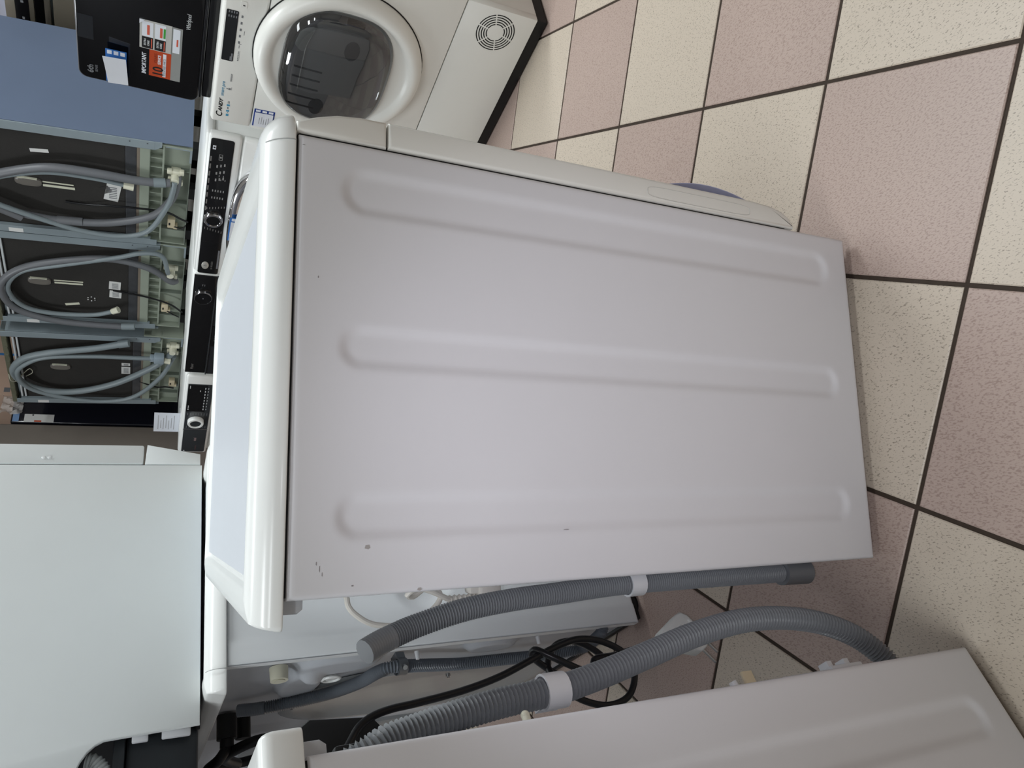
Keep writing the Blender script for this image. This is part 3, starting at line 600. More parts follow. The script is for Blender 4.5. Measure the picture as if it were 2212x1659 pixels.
icons('panel_print', INKG, cp, [(0.523, 0.786, 0.009, 0.002), (0.523, 0.779, 0.009, 0.002)], -0.0025)
text('brand_print', 'Haier', 0.016, mat('print_dim', (120, 118, 116)), cp, (0.028, -0.0026, 0.7865))
dr = ringmb(0.29, 0.45, [(1.0, 0.0), (1.0, -0.02), (0.95, -0.03), (0.85, -0.028)], 0.235, 0.235, 2, 64).build('door', GPANEL, I, 50)
price_card('blue price card low on the white front below the glossy two-tier panel', onrow(0.02, -0.002, 0.640, (0.637, 2.491)), -63, 0.07, 0.062, CARDB, True, 0.0)

# J: small grey panel with a white ring dial
J = thing('washing_machine', 'white washing machine with dark grey panel, black display and white ring dial', 'washing machine', (0.354, 3.046, 0), -63)
MB().box(0.0, 0.600, 0.016, 0.45, 0.02, 0.79, 0.02, 4).build('cabinet', WPLAS, J)
MB().box(-0.004, 0.604, 0.006, 0.455, 0.788, 0.812, 0.009, 3).build('worktop', WPLAS, J)
MB().box(-0.002, 0.602, 0.0, 0.03, 0.690, 0.806, 0.010, 3).build('fascia', WPLAS, J)
MB().box(0.0, 0.600, 0.006, 0.04, 0.10, 0.688, 0.020, 4).build('front_panel', IV, J)
dw = MB().prism(rrect(0.010, 0.198, 0.700, 0.797, [0.001, 0.002, 0.008, 0.001], 3), 'xz', -0.002, 0.004, 0.0008).build('detergent_drawer', GPANEL, J, 30)
text('brand_print', 'dual', 0.016, mat('print_rose', (150, 128, 128), 0.5), dw, (0.105, -0.0022, 0.740), bold=0.0003)
text('slogan_print', 'inverter', 0.011, mat('print_brown', (98, 70, 70), 0.5), dw, (0.030, -0.0022, 0.736))
icons('drawer_mark', INKW, dw, [(0.020, 0.786, 0.007, 0.005)], -0.002)
MB().box(0.199, 0.204, -0.0025, 0.003, 0.698, 0.799, 0.0008).build('silver_divider', STEEL, J)
cp = MB().prism(rrect(0.205, 0.545, 0.700, 0.797, [0.001] * 4, 2), 'xz', -0.002, 0.004, 0.0008).build('control_panel', GPANEL, J, 30)
ds = MB().box(0.345, 0.540, -0.0026, -0.001, 0.722, 0.795).build('display', BGLASS, cp, 0)
icons('display_icon', INKW, ds, [(0.365 + 0.022 * k, 0.7285, 0.012, 0.0038) for k in range(8)] + [(0.365 + 0.022 * k, 0.717, 0.010, 0.0025) for k in range(8)] + [(0.362, 0.788, 0.008, 0.005), (0.38, 0.788, 0.022, 0.003), (0.525, 0.788, 0.02, 0.003), (0.50, 0.748, 0.01, 0.003)], -0.0026)
kn = ringmb(0.272, 0.752, [(1.0, -0.002), (1.0, -0.018), (0.94, -0.021), (0.70, -0.021), (0.66, -0.018)], 0.035, 0.033, 2, 48).build('dial', WPLAS, J, 40)
ringmb(0.272, 0.752, [(0.66, -0.012), (0.66, -0.0185), (0.2, -0.0188)], 0.035, 0.033, 2, 40).build('dial_cap', GPANEL, kn, 40)
icons('dial_print', INKG, cp, [(0.325, 0.787 - 0.011 * k, 0.018, 0.0018) for k in range(8)] + [(0.222, 0.787 - 0.011 * k, 0.016, 0.0018) for k in range(8)], -0.002)
dr = ringmb(0.30, 0.42, [(1.0, 0.0), (1.0, -0.02), (0.95, -0.03), (0.85, -0.028)], 0.23, 0.23, 2, 64).build('door', WPLAS, J, 50)
# paper tag on top of the small-panel machine
r = thing('price_tag', 'white printed paper tag standing on the washing machine with the white ring dial', 'price tag', onrow(0.02, 0.10, 0.8125, (0.354, 3.046)), -63)
pg = MB().box(0.0, 0.155, -0.0006, 0.0006, 0.0, 0.105).box(0.0, 0.155, 0.0006, 0.03, 0.0, 0.0012).build('sheet', CARDW, r, 0)
mb = MB()
for k in range(7): plate(mb, 0.02 + 0.01 * (k % 2), 0.135 - 0.02 * (k % 3), 0.02 + 0.011 * k, 0.023 + 0.011 * k, -0.0006, 0.0003)
mb.build('print', mat('print_faint', (176, 176, 180), 0.6), pg, 0)

# ------------------------------------------------------------------ long white bench behind the row
UX, UY = (u63[0], u63[1]), (-u63[1], u63[0])
def RW(x, y, z): return (1.161 + UX[0] * x + UY[0] * y, 1.463 + UX[1] * x + UY[1] * y, z)
BN = thing('display_bench', 'long white display bench behind the row of front loaders', 'bench', RW(-2.40, 0.52, 0), -63)
MB().box(0, 3.6, 0, 1.45, 0.768, 0.798, 0.004).build('bench_top', WPLAS, BN)
for x in (0.1, 1.1, 2.25, 3.3):
    for y in (0.06, 1.34): MB().box(x, x + 0.05, y, y + 0.05, 0, 0.768, 0.003).build('leg', WPLAS, BN)
# ------------------------------------------------------------------ three built-in dishwashers seen from the back
GALV = mat('galvanised_sheet', (150, 162, 168), 0.42, metal=0.25, var=0.08)
BLUEG = mat('blue_grey_side', (100, 113, 135), 0.5, var=0.06, nscale=5)
FELT = mat('bitumen_felt', (44, 42, 40), 0.85, var=0.25, nscale=9, bump=0.4, bscale=90)
BASEP = mat('grey_green_plastic', (150, 158, 144), 0.55, var=0.05)
POCK = mat('grey_green_plastic_deep', (118, 126, 116), 0.6, var=0.05)
HOSEL = mat('light_grey_hose', (128, 138, 142), 0.4, var=0.06); HOSEM = mat('mid_grey_hose', (106, 108, 112), 0.4, var=0.06)
OVALM = mat('grey_float_cover', (112, 108, 102), 0.3); PALE = mat('pale_strip', (216, 216, 196), 0.5); LABW = mat('label_white', (222, 222, 220), 0.5)
TANK = mat('steel_tank', (110, 112, 116), 0.3, metal=0.7, var=0.2, nscale=30)
def rear_dishwasher(label, loc, deg, dx, H, side, bz):
    r = thing('dishwasher', label, 'dishwasher', loc, deg, 'built-in dishwashers on the white bench')
    x0, x1 = -0.018 + dx, 0.586 + dx
    D = 0.55
    # shell sides with folded rear flanges
    s = MB().box(x1 - 0.004, x1, 0.002, D, 0.004 if side else 0.115, H, 0.001).build('side_panel', BLUEG if side else GALV, r, 0)
    mb = MB().box(x1 - 0.040, x1 - 0.0005, -0.004, 0.0, 0.135, H, 0.001).prism([(x1 - 0.040, 0.135), (x1 - 0.0005, 0.135), (x1 - 0.0005, 0.11), (x1 - 0.022, 0.11)], 'xz', -0.004, 0.0)
    fl = mb.build('rear_flange', GALV, r, 0)
    for z in (0.16, 0.22): MB().cyl((x1 - 0.012, -0.004, z), (x1 - 0.012, -0.0052, z), 0.003, 8).build('rivet', mat('rivet', (90, 95, 98), 0.5), fl)
    MB().box(x0, x0 + 0.004, 0.0, D, 0.10, H, 0.001).build('side_panel', GALV, r, 0)
    fl2 = MB().box(x0 + 0.0005, x0 + 0.036, -0.004, 0.0, 0.115, H - 0.02, 0.001).box(x0 + 0.036, x0 + 0.040, -0.004, 0.012, 0.14, H - 0.04).build('rear_flange', GALV, r, 0)
    MB().box(x0 + 0.004, x0 + 0.026, -0.005, -0.004, H - 0.165, H - 0.115).build('flange_label', LABW, fl2, 0)
    MB().box(x0 + 0.004, x1 - 0.004, 0.014, D - 0.01, 0.235, H - 0.05, 0.004).build('insulation_felt', FELT, r, 0)
    MB().box(x0 + 0.004, x1 - 0.004, 0.012, D - 0.01, 0.195, 0.236, 0.003).build('tank_strip', TANK, r, 0)
    MB().box(x0 + 0.004, x1 - 0.004, 0.006, 0.016, 0.186, 0.196).build('tank_lip', mat('brown_lip', (126, 116, 104), 0.5), r, 0)
    # top frame with hinge rail
    tf = MB().box(x0, x1, 0.0, 0.06, H - 0.022, H, 0.002)
    for k in range(9): tf.box(x0 + 0.05 + 0.058 * k, x0 + 0.075 + 0.058 * k, -0.003, 0.004, H - 0.020, H - 0.006, 0.001)
    tf.build('top_frame', mat('olive_frame', (104, 104, 86), 0.5, var=0.15, nscale=40), r, 0)
    MB().box(x0 + 0.05, x1 - 0.05, 0.002, 0.014, H - 0.050, H - 0.042, 0.001).box(x0 + 0.05, x1 - 0.05, 0.004, 0.014, H - 0.066, H - 0.058, 0.001).build('top_rail', mat('pale_rail', (196, 200, 202), 0.35), r, 0)
    # base moulding: ribbed upper band, recessed lower band
    b0, b1 = -0.005 + dx, (0.571 if side else 0.590) + dx
    base = MB().box(b0 + 0.004, b1 - 0.004, 0.035, D, bz, 0.187, 0.002).build('base', BASEP, r, 0)
    mb = MB().box(b0, b1, 0.006, 0.04, 0.150, 0.187, 0.003).box(b0, b1, 0.010, 0.04, 0.100, 0.107, 0.001)
    k = 0
    x = b0 + 0.004
    while x < b1 - 0.012:
        mb.box(x, x + 0.004, 0.012, 0.04, 0.102, 0.155, 0.001); x += 0.0485
    mb.box(b0, b0 + 0.006, 0.004, D, bz, 0.187, 0.001).box(b1 - 0.006, b1, 0.001, D, bz, 0.187, 0.001)
    mb.build('base_ribs', BASEP, base, 0)
    MB().box(b0 + 0.08, b0 + 0.083, 0.014, 0.037, bz, 0.1).box(b0 + 0.25, b0 + 0.253, 0.014, 0.037, bz, 0.1).box(b1 - 0.14, b1 - 0.137, 0.014, 0.037, bz, 0.1).box(b0 + 0.006, b1 - 0.006, 0.010, 0.037, bz, 0.008).build('base_wall', POCK, base, 0)
    MB().box(b1 - 0.075, b1 - 0.004, 0.003, 0.010, 0.004, 0.012).box(b1 - 0.012, b1 - 0.003, 0.002, 0.008, 0.012, 0.098).build('base_trim', GALV, base, 0)
    bpy.context.view_layer.update()
    for o in list(r.children):
        if o.name.split('.')[0] in ('side_panel', 'rear_flange', 'insulation_felt', 'tank_strip', 'tank_lip', 'top_frame', 'top_rail'):
            for q in [o] + list(o.children):
                for v in q.data.vertices: v.co.x -= 0.045 * max(0.0, v.co.z - 0.05)
    for x in (b0 + 0.04, b0 + 0.30, b1 - 0.05):
        for y in (0.05, D - 0.06): MB().box(x - 0.03, x + 0.03, y - 0.02, y + 0.02, 0.7985 - loc[2], bz + 0.004).build('foot', BLACKP, r, 0)
    return r
def dw_label(r, items):
    for nm, m, x, z, w, h, a in items:
        c, s_ = math.cos(a), math.sin(a)
        q = [(-w / 2, -h / 2), (w / 2, -h / 2), (w / 2, h / 2), (-w / 2, h / 2)]
        o = MB().prism([(x + u * c - v * s_, z + u * s_ + v * c) for u, v in q], 'xz', 0.0125, 0.0145).build(nm, m, r, 0)
        if 'code' in nm:
            mb = MB()
            for k in range(7): plate(mb, x - w * 0.36 + w * 0.1 * k, x - w * 0.36 + w * 0.1 * k + w * 0.045, z - h * 0.3, z + h * 0.25, 0.0125, 0.0004)
            mb.build('bar_print', INKG, o, 0)
def inlet_valve(r, x, z, lx=0.0):
    v = MB().box(x - 0.030, x + 0.030, 0.006, 0.034, z - 0.020, z + 0.016, 0.003).box(x + 0.012, x + 0.034, 0.004, 0.02, z + 0.012, z + 0.030, 0.003).box(x - 0.034, x - 0.010, 0.004, 0.02, z + 0.010, z + 0.026, 0.003)
    v.box(x + 0.012, x + 0.036, 0.004, 0.02, z - 0.032, z - 0.016, 0.003).box(x - 0.046, x - 0.022, 0.004, 0.02, z - 0.030, z - 0.016, 0.003)
    o = v.build('inlet_valve', CREAM, r)
    MB().cyl((x, 0.006, z), (x, -0.022, z), 0.015, 20).build('valve_neck', CREAM, o)
    return o
def terminal(r, x, z):
    o = MB().box(x - 0.028, x + 0.028, 0.010, 0.036, z - 0.014, z + 0.016, 0.003).box(x - 0.034, x - 0.012, 0.012, 0.036, z - 0.024, z - 0.008, 0.002).build('terminal_block', BEIGE, r)
    MB().box(x - 0.008, x + 0.006, 0.008, 0.0102, z + 0.005, z + 0.011).build('terminal_slot', INKB, o, 0)
    MB().box(x - 0.05, x - 0.045, 0.033, 0.0352, z - 0.034, z - 0.012).build('moulded_mark', INKG, o, 0)
def float_cover(r, x, z):
    o = MB().rings([[(a, y, b) for a, b in superell(x, z, 0.021 * s, 0.045 * s, 3, 28)] for s, y in ((1, 0.014), (0.98, 0.006), (0.8, 0.002))]).build('float_cover', OVALM, r)
    MB().box(x + 0.017, x + 0.021, 0.004, 0.012, z - 0.03, z + 0.035).build('cover_strip', PALE, o, 0)
def hose(r, name, pts, rad, m, n=12): return MB().tube(spline(pts, 0.01), rad, n).build(name, m, r, 60)
def nut(r, p, d, rad=0.014, ln=0.03, m=CREAM):
    p, d = Vector(p), Vector(d).normalized(); return MB().cyl(p, p + d * ln, rad, 8, rad * 1.15).build('hose_nut', m, r, 30)
def Y(l, y=-0.03): return [(a, y if len(t) == 2 else t[1], t[-1]) for t in l for a in (t[0],)]

A1 = rear_dishwasher('built-in dishwasher seen from behind, blue-grey side showing, nearest of the three', (1.254, 2.734, 0.833), 110.8 - 180, 0.0, 0.775, True, 0.004)
g1 = hose(A1, 'drain_hose', [(0.09, -0.035, 0.60), (0.17, -0.035, 0.73), (0.25, -0.035, 0.742), (0.324, -0.035, 0.647), (0.392, -0.035, 0.495), (0.402, -0.035, 0.344), (0.391, -0.03, 0.202), (0.391, -0.025, 0.121), (0.395, -0.02, 0.075)], 0.0165, HOSEM)
MB().cyl((0.391, -0.027, 0.135), (0.394, -0.022, 0.092), 0.0185, 16).build('hose_cuff', HOSEL, g1)
hose(A1, 'inlet_hose', [(0.10, -0.03, 0.62), (0.17, -0.03, 0.71), (0.232, -0.03, 0.722), (0.299, -0.03, 0.650), (0.360, -0.03, 0.497), (0.366, -0.03, 0.345), (0.355, -0.03, 0.240)], 0.0085, HOSEL)
nut(A1, (0.355, -0.03, 0.240), (-0.08, 0, -1), 0.014, 0.036)
g2 = hose(A1, 'drain_hose', [(0.12, -0.025, 0.645), (0.098, -0.025, 0.580), (0.090, -0.025, 0.453), (0.115, -0.025, 0.290), (0.185, -0.022, 0.140), (0.280, -0.012, 0.072), (0.360, 0.000, 0.052), (0.410, 0.015, 0.050)], 0.0155, HOSEM)
MB().cyl((0.0905, -0.025, 0.48), (0.098, -0.025, 0.39), 0.0172, 14).build('hose_joint', HOSEM, g2)
hose(A1, 'inlet_hose', [(0.17, -0.04, 0.70), (0.130, -0.04, 0.61), (0.090, -0.04, 0.502), (0.058, -0.04, 0.389), (0.055, -0.04, 0.254), (0.111, -0.04, 0.149), (0.270, -0.036, 0.082), (0.360, -0.032, 0.064), (0.406, -0.024, 0.060)], 0.0105, HOSEL)
inlet_valve(A1, 0.406, 0.059); terminal(A1, 0.117, 0.061); float_cover(A1, 0.255, 0.569)
dw_label(A1, [('note_label', LABW, 0.424, 0.520, 0.016, 0.060, 0.15), ('paper_strip', PALE, 0.262, 0.470, 0.006, 0.105, 0.03), ('paper_strip', PALE, 0.243, 0.468, 0.012, 0.108, 0.03), ('code_label', LABW, 0.258, 0.282, 0.100, 0.052, -0.15), ('label_tear', FELT, 0.268, 0.305, 0.036, 0.036, 0.6)])
hose(A1, 'power_cord', [(0.17, 0.008, 0.45), (0.175, 0.004, 0.38), (0.200, -0.01, 0.302), (0.209, -0.01, 0.202), (0.204, -0.005, 0.085), (0.17, 0.0, 0.03), (0.150, 0.004, -0.002)], 0.0042, CABLE, 8)
hose(A1, 'earth_wire', [(0.10, 0.012, 0.05), (0.105, 0.0, 0.02), (0.13, 0.0, 0.006)], 0.003, CABLE, 8)

A2 = rear_dishwasher('built-in dishwasher seen from behind, white hose nut hanging, middle of the three', (1.006, 3.300, 0.823), 115 - 180, 0.0, 0.775, False, 0.004)
hose(A2, 'inlet_hose', [(0.420, -0.015, 0.072), (0.455, -0.03, 0.076), (0.530, -0.03, 0.092), (0.556, -0.03, 0.125), (0.545, -0.03, 0.193), (0.501, -0.03, 0.283), (0.414, -0.03, 0.498), (0.352, -0.03, 0.639), (0.259, -0.03, 0.702), (0.171, -0.03, 0.699), (0.097, -0.03, 0.643), (0.073, -0.03, 0.536), (0.085, -0.03, 0.384), (0.121, -0.03, 0.300)], 0.0105, HOSEL)
nut(A2, (0.121, -0.03, 0.302), (0.5, 0, -0.7), 0.014, 0.034)
g3 = hose(A2, 'drain_hose', [(0.345, 0.01, 0.035), (0.360, -0.01, 0.060), (0.442, -0.02, 0.145), (0.478, -0.02, 0.284), (0.455, -0.022, 0.430), (0.380, -0.025, 0.620), (0.292, -0.035, 0.714), (0.199, -0.04, 0.730), (0.092, -0.04, 0.680), (0.030, -0.04, 0.520), (0.017, -0.035, 0.267), (0.024, -0.035, 0.225)], 0.0150, HOSEM)
MB().cyl((0.019, -0.035, 0.262), (0.027, -0.035, 0.205), 0.0175, 14).build('hose_cuff', HOSEL, g3)
inlet_valve(A2, 0.406, 0.062); terminal(A2, 0.130, 0.076); float_cover(A2, 0.250, 0.591)
dw_label(A2, [('paper_strip', PALE, 0.262, 0.478, 0.006, 0.115, 0.04), ('paper_strip', PALE, 0.246, 0.478, 0.010, 0.112, 0.04), ('code_label', LABW, 0.262, 0.292, 0.055, 0.048, -0.05), ('code_label', LABW, 0.200, 0.290, 0.050, 0.050, -0.05), ('note_label', PALE, 0.101, 0.470, 0.014, 0.060, 0.25)])
mb = MB()
for k in range(6): mb.sphere((0.151 + 0.014 * math.cos(k * 1.05), 0.012, 0.390 + 0.016 * math.sin(k * 1.05)), 0.004, 0.003, 0.004, 8, 6)
mb.build('rivet_cluster', STEEL, A2)
hose(A2, 'power_cord', [(0.232, 0.008, 0.30), (0.226, 0.0, 0.20), (0.214, -0.004, 0.13), (0.18, -0.004, 0.05), (0.125, 0.0, -0.002)], 0.0042, CABLE, 8)
hose(A2, 'earth_wire', [(0.11, 0.012, 0.066), (0.10, 0.0, 0.035), (0.085, 0.0, 0.01)], 0.003, CABLE, 8)

A3 = rear_dishwasher('built-in dishwasher seen from behind, hose loop reaching its top, farthest of the three', (0.717, 3.864, 0.80), 116.5 - 180, -0.035, 0.80, False, 0.003)
g4 = hose(A3, 'drain_hose', [(0.512, -0.03, 0.285), (0.461, -0.03, 0.413), (0.403, -0.03, 0.605), (0.342, -0.03, 0.716), (0.240, -0.03, 0.767), (0.135, -0.03, 0.730), (0.075, -0.03, 0.636), (0.081, -0.03, 0.488), (0.169, -0.03, 0.313), (0.302, -0.025, 0.160), (0.385, -0.015, 0.085), (0.425, 0.0, 0.050)], 0.0165, HOSEL)
MB().cyl((0.508, -0.03, 0.298), (0.524, -0.03, 0.252), 0.0195, 14).build('hose_cuff', HOSEL, g4)
hose(A3, 'inlet_hose', [(0.413, -0.035, 0.150), (0.409, -0.035, 0.280), (0.403, -0.035, 0.415), (0.378, -0.038, 0.605), (0.322, -0.04, 0.698), (0.238, -0.045, 0.748), (0.118, -0.045, 0.710), (0.045, -0.045, 0.575), (0.014, -0.045, 0.381), (0.072, -0.045, 0.224), (0.250, -0.035, 0.100), (0.405, -0.005, 0.040)], 0.0115, HOSEL)
MB().box(0.385, 0.440, -0.05, -0.01, 0.088, 0.135, 0.006).box(0.395, 0.428, -0.045, -0.015, 0.13, 0.155, 0.004).build('safety_valve', mat('blue_grey_plastic', (150, 164, 174), 0.4), A3)
nut(A3, (0.398, -0.03, 0.088), (-0.2, 0, -1), 0.015, 0.030)
inlet_valve(A3, 0.45, 0.050); terminal(A3, 0.134, 0.040); float_cover(A3, 0.240, 0.567)
dw_label(A3, [('code_label', LABW, 0.285, 0.268, 0.022, 0.040, 0), ('code_label', LABW, 0.232, 0.268, 0.062, 0.042, 0), ('note_label', LABW, 0.40, 0.47, 0.012, 0.03, 0.3)])
hose(A3, 'wire_tie', [(0.25, -0.062, 0.78), (0.20, -0.065, 0.775), (0.17, -0.045, 0.755), (0.19, -0.02, 0.735), (0.235, -0.01, 0.70), (0.20, -0.008, 0.69), (0.17, -0.012, 0.72)], 0.002, mat('pale_wire', (196, 194, 176), 0.5), 6)
hose(A3, 'power_cord', [(0.14, 0.01, 0.20), (0.11, 0.0, 0.12), (0.115, 0.0, 0.07), (0.10, 0.005, 0.03)], 0.0042, CABLE, 8)

# ------------------------------------------------------------------ hobs on the dryer
def KL(x, y, z): return (1.177 + 0.3436 * x + 0.939 * y, 1.397 - 0.939 * x + 0.3436 * y, z)
F2 = thing('hob', 'black glass hob lying flat on the tumble dryer under the upright hob', 'hob', KL(0.012, 0.075, 0.8185), -69.9)
MB().box(0, 0.58, 0, 0.36, 0.0, 0.024, 0.003).build('hob_case', BPANEL, F2)
MB().box(-0.002, 0.584, -0.003, 0.364, 0.0245, 0.0305, 0.002).build('glass_plate', BGLASS, F2)
HB = thing('hob', 'black glass hob standing upright with orange warranty sticker and white price note', 'hob', KL(-0.0215, 0.091, 0.8515), -69.9)
HB.rotation_euler = (math.radians(-2.0), 0, math.radians(-69.9))
gp = MB().prism(rrect(0.0, 0.59, 0.0, 0.296, [0.022] * 4, 6), 'xz', -0.001, 0.005, 0.001).build('glass_plate', BGLASS, HB, 30)
MB().prism(rrect(-0.0022, 0.5922, -0.0022, 0.2982, [0.024] * 4, 6), 'xz', 0.0, 0.0065, 0.0006).build('steel_trim', mat('brushed_trim', (96, 96, 100), 0.35, metal=0.6), HB, 30)
MB().box(0.02, 0.57, 0.007, 0.056, 0.0, 0.28, 0.003).build('hob_case', BPANEL, HB)
def flat(name, m, x0, x1, z0, z1, par, y=-0.001, t=0.0005): return MB().box(x0, x1, y - t, y, z0, z1).build(name, m, par, 0)
flat('dark_patch', mat('dark_grey_print', (34, 36, 40), 0.25), 0.125, 0.195, 0.258, 0.293, HB)
text('brand_print', 'Whirlpool', 0.0155, INKW, HB, (0.228, -0.0015, 0.031), shear=0.15, sx=0.72)
text('feature_print', '6th', 0.020, INKG, HB, (0.018, -0.0015, 0.262), bold=0.0004); text('feature_print', 'SENSE', 0.0085, INKG, HB, (0.024, -0.0015, 0.2515))
st = flat('sticker', GREYST, 0.053, 0.225, 0.049, 0.075, HB)
flat('sticker_panel', mat('sticker_pale', (190, 190, 186), 0.45), 0.139, 0.226, 0.0735, 0.151, st, -0.001, 0.0005)
flat('sticker_panel', ORANGE, 0.054, 0.139, 0.0735, 0.127, st, -0.001, 0.0006)
flat('sticker_panel', BGLASS, 0.053, 0.139, 0.127, 0.148, st, -0.001, 0.0006)
text('sticker_print', 'IMPORTANT', 0.0150, CARDW, st, (0.056, -0.0018, 0.1345), bold=0.0003, sx=0.82)
text('sticker_print', '10', 0.037, INKB, st, (0.0565, -0.0018, 0.0925), bold=0.0006, sx=0.85)
text('sticker_print', 'YEARS', 0.0105, mat('print_dark_orange', (140, 50, 20), 0.5), st, (0.0975, -0.0018, 0.108), sx=1.1)
text('sticker_print', 'SERVICE', 0.0105, CARDW, st, (0.0965, -0.0018, 0.0985), bold=0.0002, sx=0.80)
flat('sticker_bar', CARDW, 0.0585, 0.1335, 0.0855, 0.0935, st, -0.0016, 0.0003)
text('sticker_print', 'WITH FREE PARTS', 0.0078, INKG, st, (0.0605, -0.0022, 0.0868), sx=0.92)
for z0 in (0.119, 0.0885):
    flat('sticker_field', CARDW, 0.177, 0.2215, z0, z0 + 0.0265, st, -0.0016, 0.0003)
    flat('sticker_field', INKB, 0.141, 0.1755, z0, z0 + 0.0265, st, -0.0016, 0.0003)
    flat('sticker_bar', mat('sticker_red', (206, 96, 74), 0.5), 0.183, 0.2125, z0 + 0.0085, z0 + 0.0145, st, -0.002, 0.0003)
    text('sticker_print', 'EXTRA', 0.0068, INKW, st, (0.149, -0.0022, z0 + 0.017), bold=0.0002); text('sticker_print', 'CARE', 0.0068, INKW, st, (0.149, -0.0022, z0 + 0.0088), bold=0.0002)
    flat('sticker_bar', mat('sticker_red', (206, 96, 74), 0.5), 0.1435, 0.1725, z0 + 0.002, z0 + 0.0045, st, -0.002, 0.0003)
flat('sticker_bar', GREEN, 0.183, 0.2125, 0.0895, 0.0945, st, -0.002, 0.0003)
flat('sticker_field', CARDW, 0.146, 0.2205, 0.0545, 0.0715, st, -0.0016, 0.0003)
flat('sticker_bar', mat('sticker_red', (206, 96, 74), 0.5), 0.168, 0.190, 0.0585, 0.0625, st, -0.002, 0.0003)
MB().prism([(0.2135, 0.1515), (0.2265, 0.1515), (0.2265, 0.139)], 'xz', -0.0042, -0.0016).build('peeling_corner', CARDW, st, 0)
pc = price_card('white price note clipped over a blue card on the upright black hob', KL(-0.0215 + 0.010, 0.0885, 0.8515 + 0.181), -69.9, 0.106, 0.050, CARDB, False)
pp = MB()
rs = []
for k in range(9):
    t = k / 8; x = 0.001 + 0.094 * t; lift = -0.004 - 0.012 * (t ** 2)
    rs.append([(x, lift, -0.004 + 0.005 * t), (x, lift - 0.004, 0.045 + 0.011 * t), (x, lift - 0.0034, 0.045 + 0.011 * t), (x, lift + 0.0006, -0.004 + 0.005 * t)])
pn = MB().rings(rs).build('paper', CARDW, pc, 60)

# ------------------------------------------------------------------ things farther back
OV = thing('oven', 'stainless steel built-in oven with black control strip behind the upright hob', 'oven', (2.035, 2.69, 0.7985), -66)
STN = mat('stainless_warm', (150, 142, 128), 0.38, metal=0.6, var=0.05)
MB().box(-0.02, 0.60, 0.02, 0.57, 0.0, 0.742, 0.003).build('oven_body', GALV, OV)
MB().box(0.0, 0.60, 0.0, 0.02, 0.0, 0.575, 0.003).build('oven_door', STN, OV)
MB().box(0.0, 0.60, -0.004, 0.02, 0.585, 0.605, 0.002).build('door_handle_rail', mat('steel_pale', (170, 162, 150), 0.3, metal=0.8), OV)
MB().box(0.0, 0.60, 0.002, 0.02, 0.607, 0.640, 0.001).build('black_band', BGLASS, OV)
MB().box(0.0, 0.60, 0.0, 0.02, 0.642, 0.742, 0.002).build('fascia', STN, OV)
cs = MB().box(0.0, 0.60, -0.002, 0.001, 0.660, 0.708, 0.001).build('control_strip', BPANEL, OV)
icons('control_print', INKG, cs, [(0.03 + 0.022 * k, 0.682, 0.010, 0.008) for k in range(5)] + [(0.19 + 0.022 * k, 0.682, 0.010, 0.010) for k in range(6)], -0.002)
MB().box(-0.045, -0.006, 0.012, 0.5, 0.0, 0.74, 0.002).build('side_trim', GALV, OV)
WB = thing('carton', 'plain pale lavender carton on top of the stainless oven', 'box', (2.09, 2.69, 1.5415), -66)
LAV = mat('lavender_white', (206, 206, 222), 0.6)
MB().box(0.0, 0.5, 0.0, 0.4, 0.0, 0.3, 0.004).build('carton_body', LAV, WB)
MB().box(-0.001, 0.501, -0.001, 0.401, 0.295, 0.303, 0.002).build('carton_lid', LAV, WB)
FR = thing('refrigerator', 'black refrigerator with two stickers along its edge, carton on top, behind the dishwashers', 'refrigerator', (0.585, 4.256, 0), 27)
NAVY = mat('navy_black_gloss', (20, 21, 30), 0.12, coat=0.4)
MB().box(0.0, 0.60, 0.03, 0.65, 0.02, 1.650, 0.006).build('cabinet', NAVY, FR)
fd = MB().box(0.0, 0.60, -0.03, 0.026, 0.06, 1.650, 0.012, 3).build('door', NAVY, FR)
MB().box(0.02, 0.58, 0.0, 0.6, 0.0, 0.06).build('plinth', BLACKP, FR)
flat('sticker', LABW, 0.004, 0.058, 1.44, 1.585, fd, -0.030, 0.0006); flat('sticker', mat('sticker_sky', (130, 162, 205), 0.5), 0.006, 0.060, 1.61, 1.640, fd, -0.030, 0.0006)
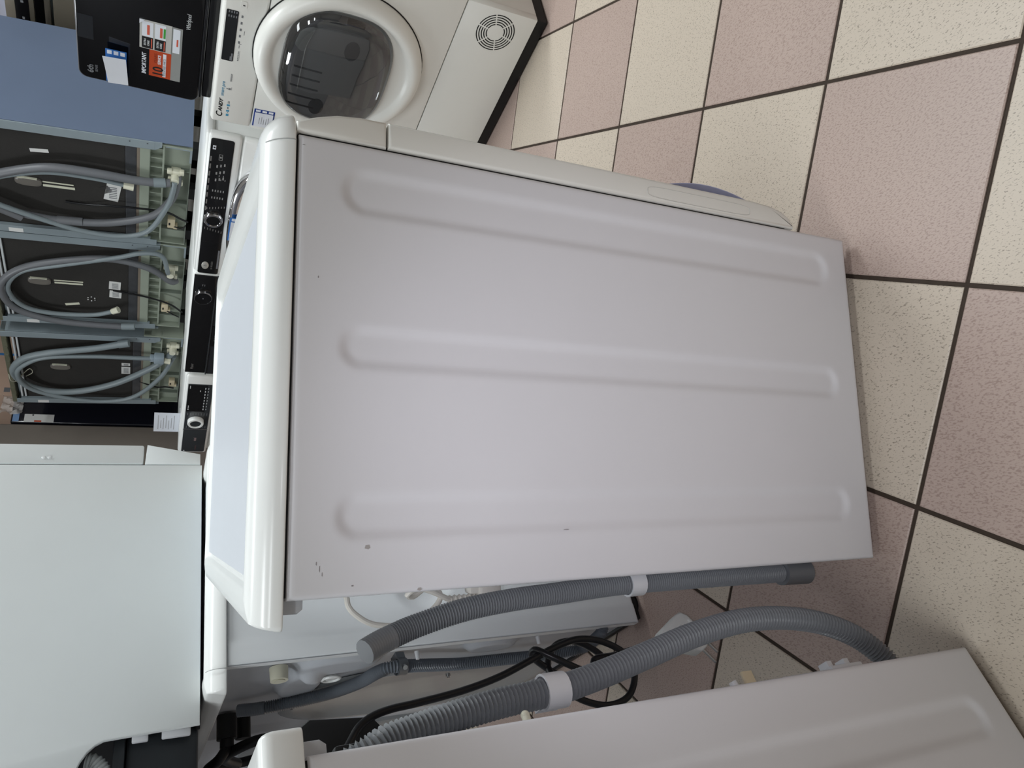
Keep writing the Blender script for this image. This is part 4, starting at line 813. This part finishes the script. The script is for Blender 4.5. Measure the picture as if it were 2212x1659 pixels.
flat('sticker_print', ORANGE, 0.006, 0.016, 1.50, 1.535, fd, -0.0306, 0.0004); flat('sticker_print', INKB, 0.047, 0.056, 1.54, 1.548, fd, -0.0306, 0.0004)
TP = thing('refrigerator', 'tall taupe refrigerator between the black one and the white dishwasher', 'refrigerator', (0.045, 3.978, 0), 27)
TAU = mat('taupe_steel', (132, 124, 116), 0.45, var=0.04)
MB().box(0.0, 0.597, 0.03, 0.6, 0.02, 1.72, 0.006).build('cabinet', TAU, TP)
MB().box(0.0, 0.597, -0.03, 0.026, 0.06, 1.72, 0.010, 3).build('door', TAU, TP)
MB().box(0.02, 0.58, 0.02, 0.58, 0.0, 0.06).build('plinth', BLACKP, TP)
BX = thing('carton', 'peach brown cardboard carton with a blue stripe on top of the black refrigerator', 'box', (0.612 + 0.891 * 0.17 + 0.454 * 0.01, 4.27 + 0.454 * 0.17 - 0.891 * 0.01, 1.6505), 27)
KRA = mat('peach_cardboard', (206, 176, 156), 0.75, var=0.06)
b = MB().box(0, 0.58, 0, 0.5, 0, 0.60, 0.004).build('carton_body', KRA, BX)
MB().box(0.285, 0.301, -0.0015, 0.0, 0.0, 0.60).build('blue_tape', mat('tape_blue', (70, 130, 190), 0.5), b, 0)
MB().box(0.02, 0.05, -0.0012, 0.0, 0.03, 0.06).build('carton_print', INKG, b, 0)
WR = thing('plastic_wrap', 'crumpled clear plastic wrap lying on the black refrigerator beside the carton', 'wrap', (0.630, 4.275, 1.70), 27)
rs = []
random.seed(3)
for k in range(9):
    t = k / 8
    rs.append([(0.0 + 0.12 * i / 8 + random.uniform(-.006, .006), -0.045 - 0.012 * math.sin(i * 1.9 + k) , -0.10 * t + random.uniform(-.008, .008)) for i in range(9)])
vs = [p for r_ in rs for p in r_]
vs2 = [(x, y + 0.001, z) for x, y, z in vs]
fs = [(k * 9 + i, k * 9 + i + 1, (k + 1) * 9 + i + 1, (k + 1) * 9 + i) for k in range(8) for i in range(8)]
MB().add(vs, fs).build('wrap_sheet', mat('clear_wrap', (225, 220, 216), 0.25, alpha=0.45), WR, 60)
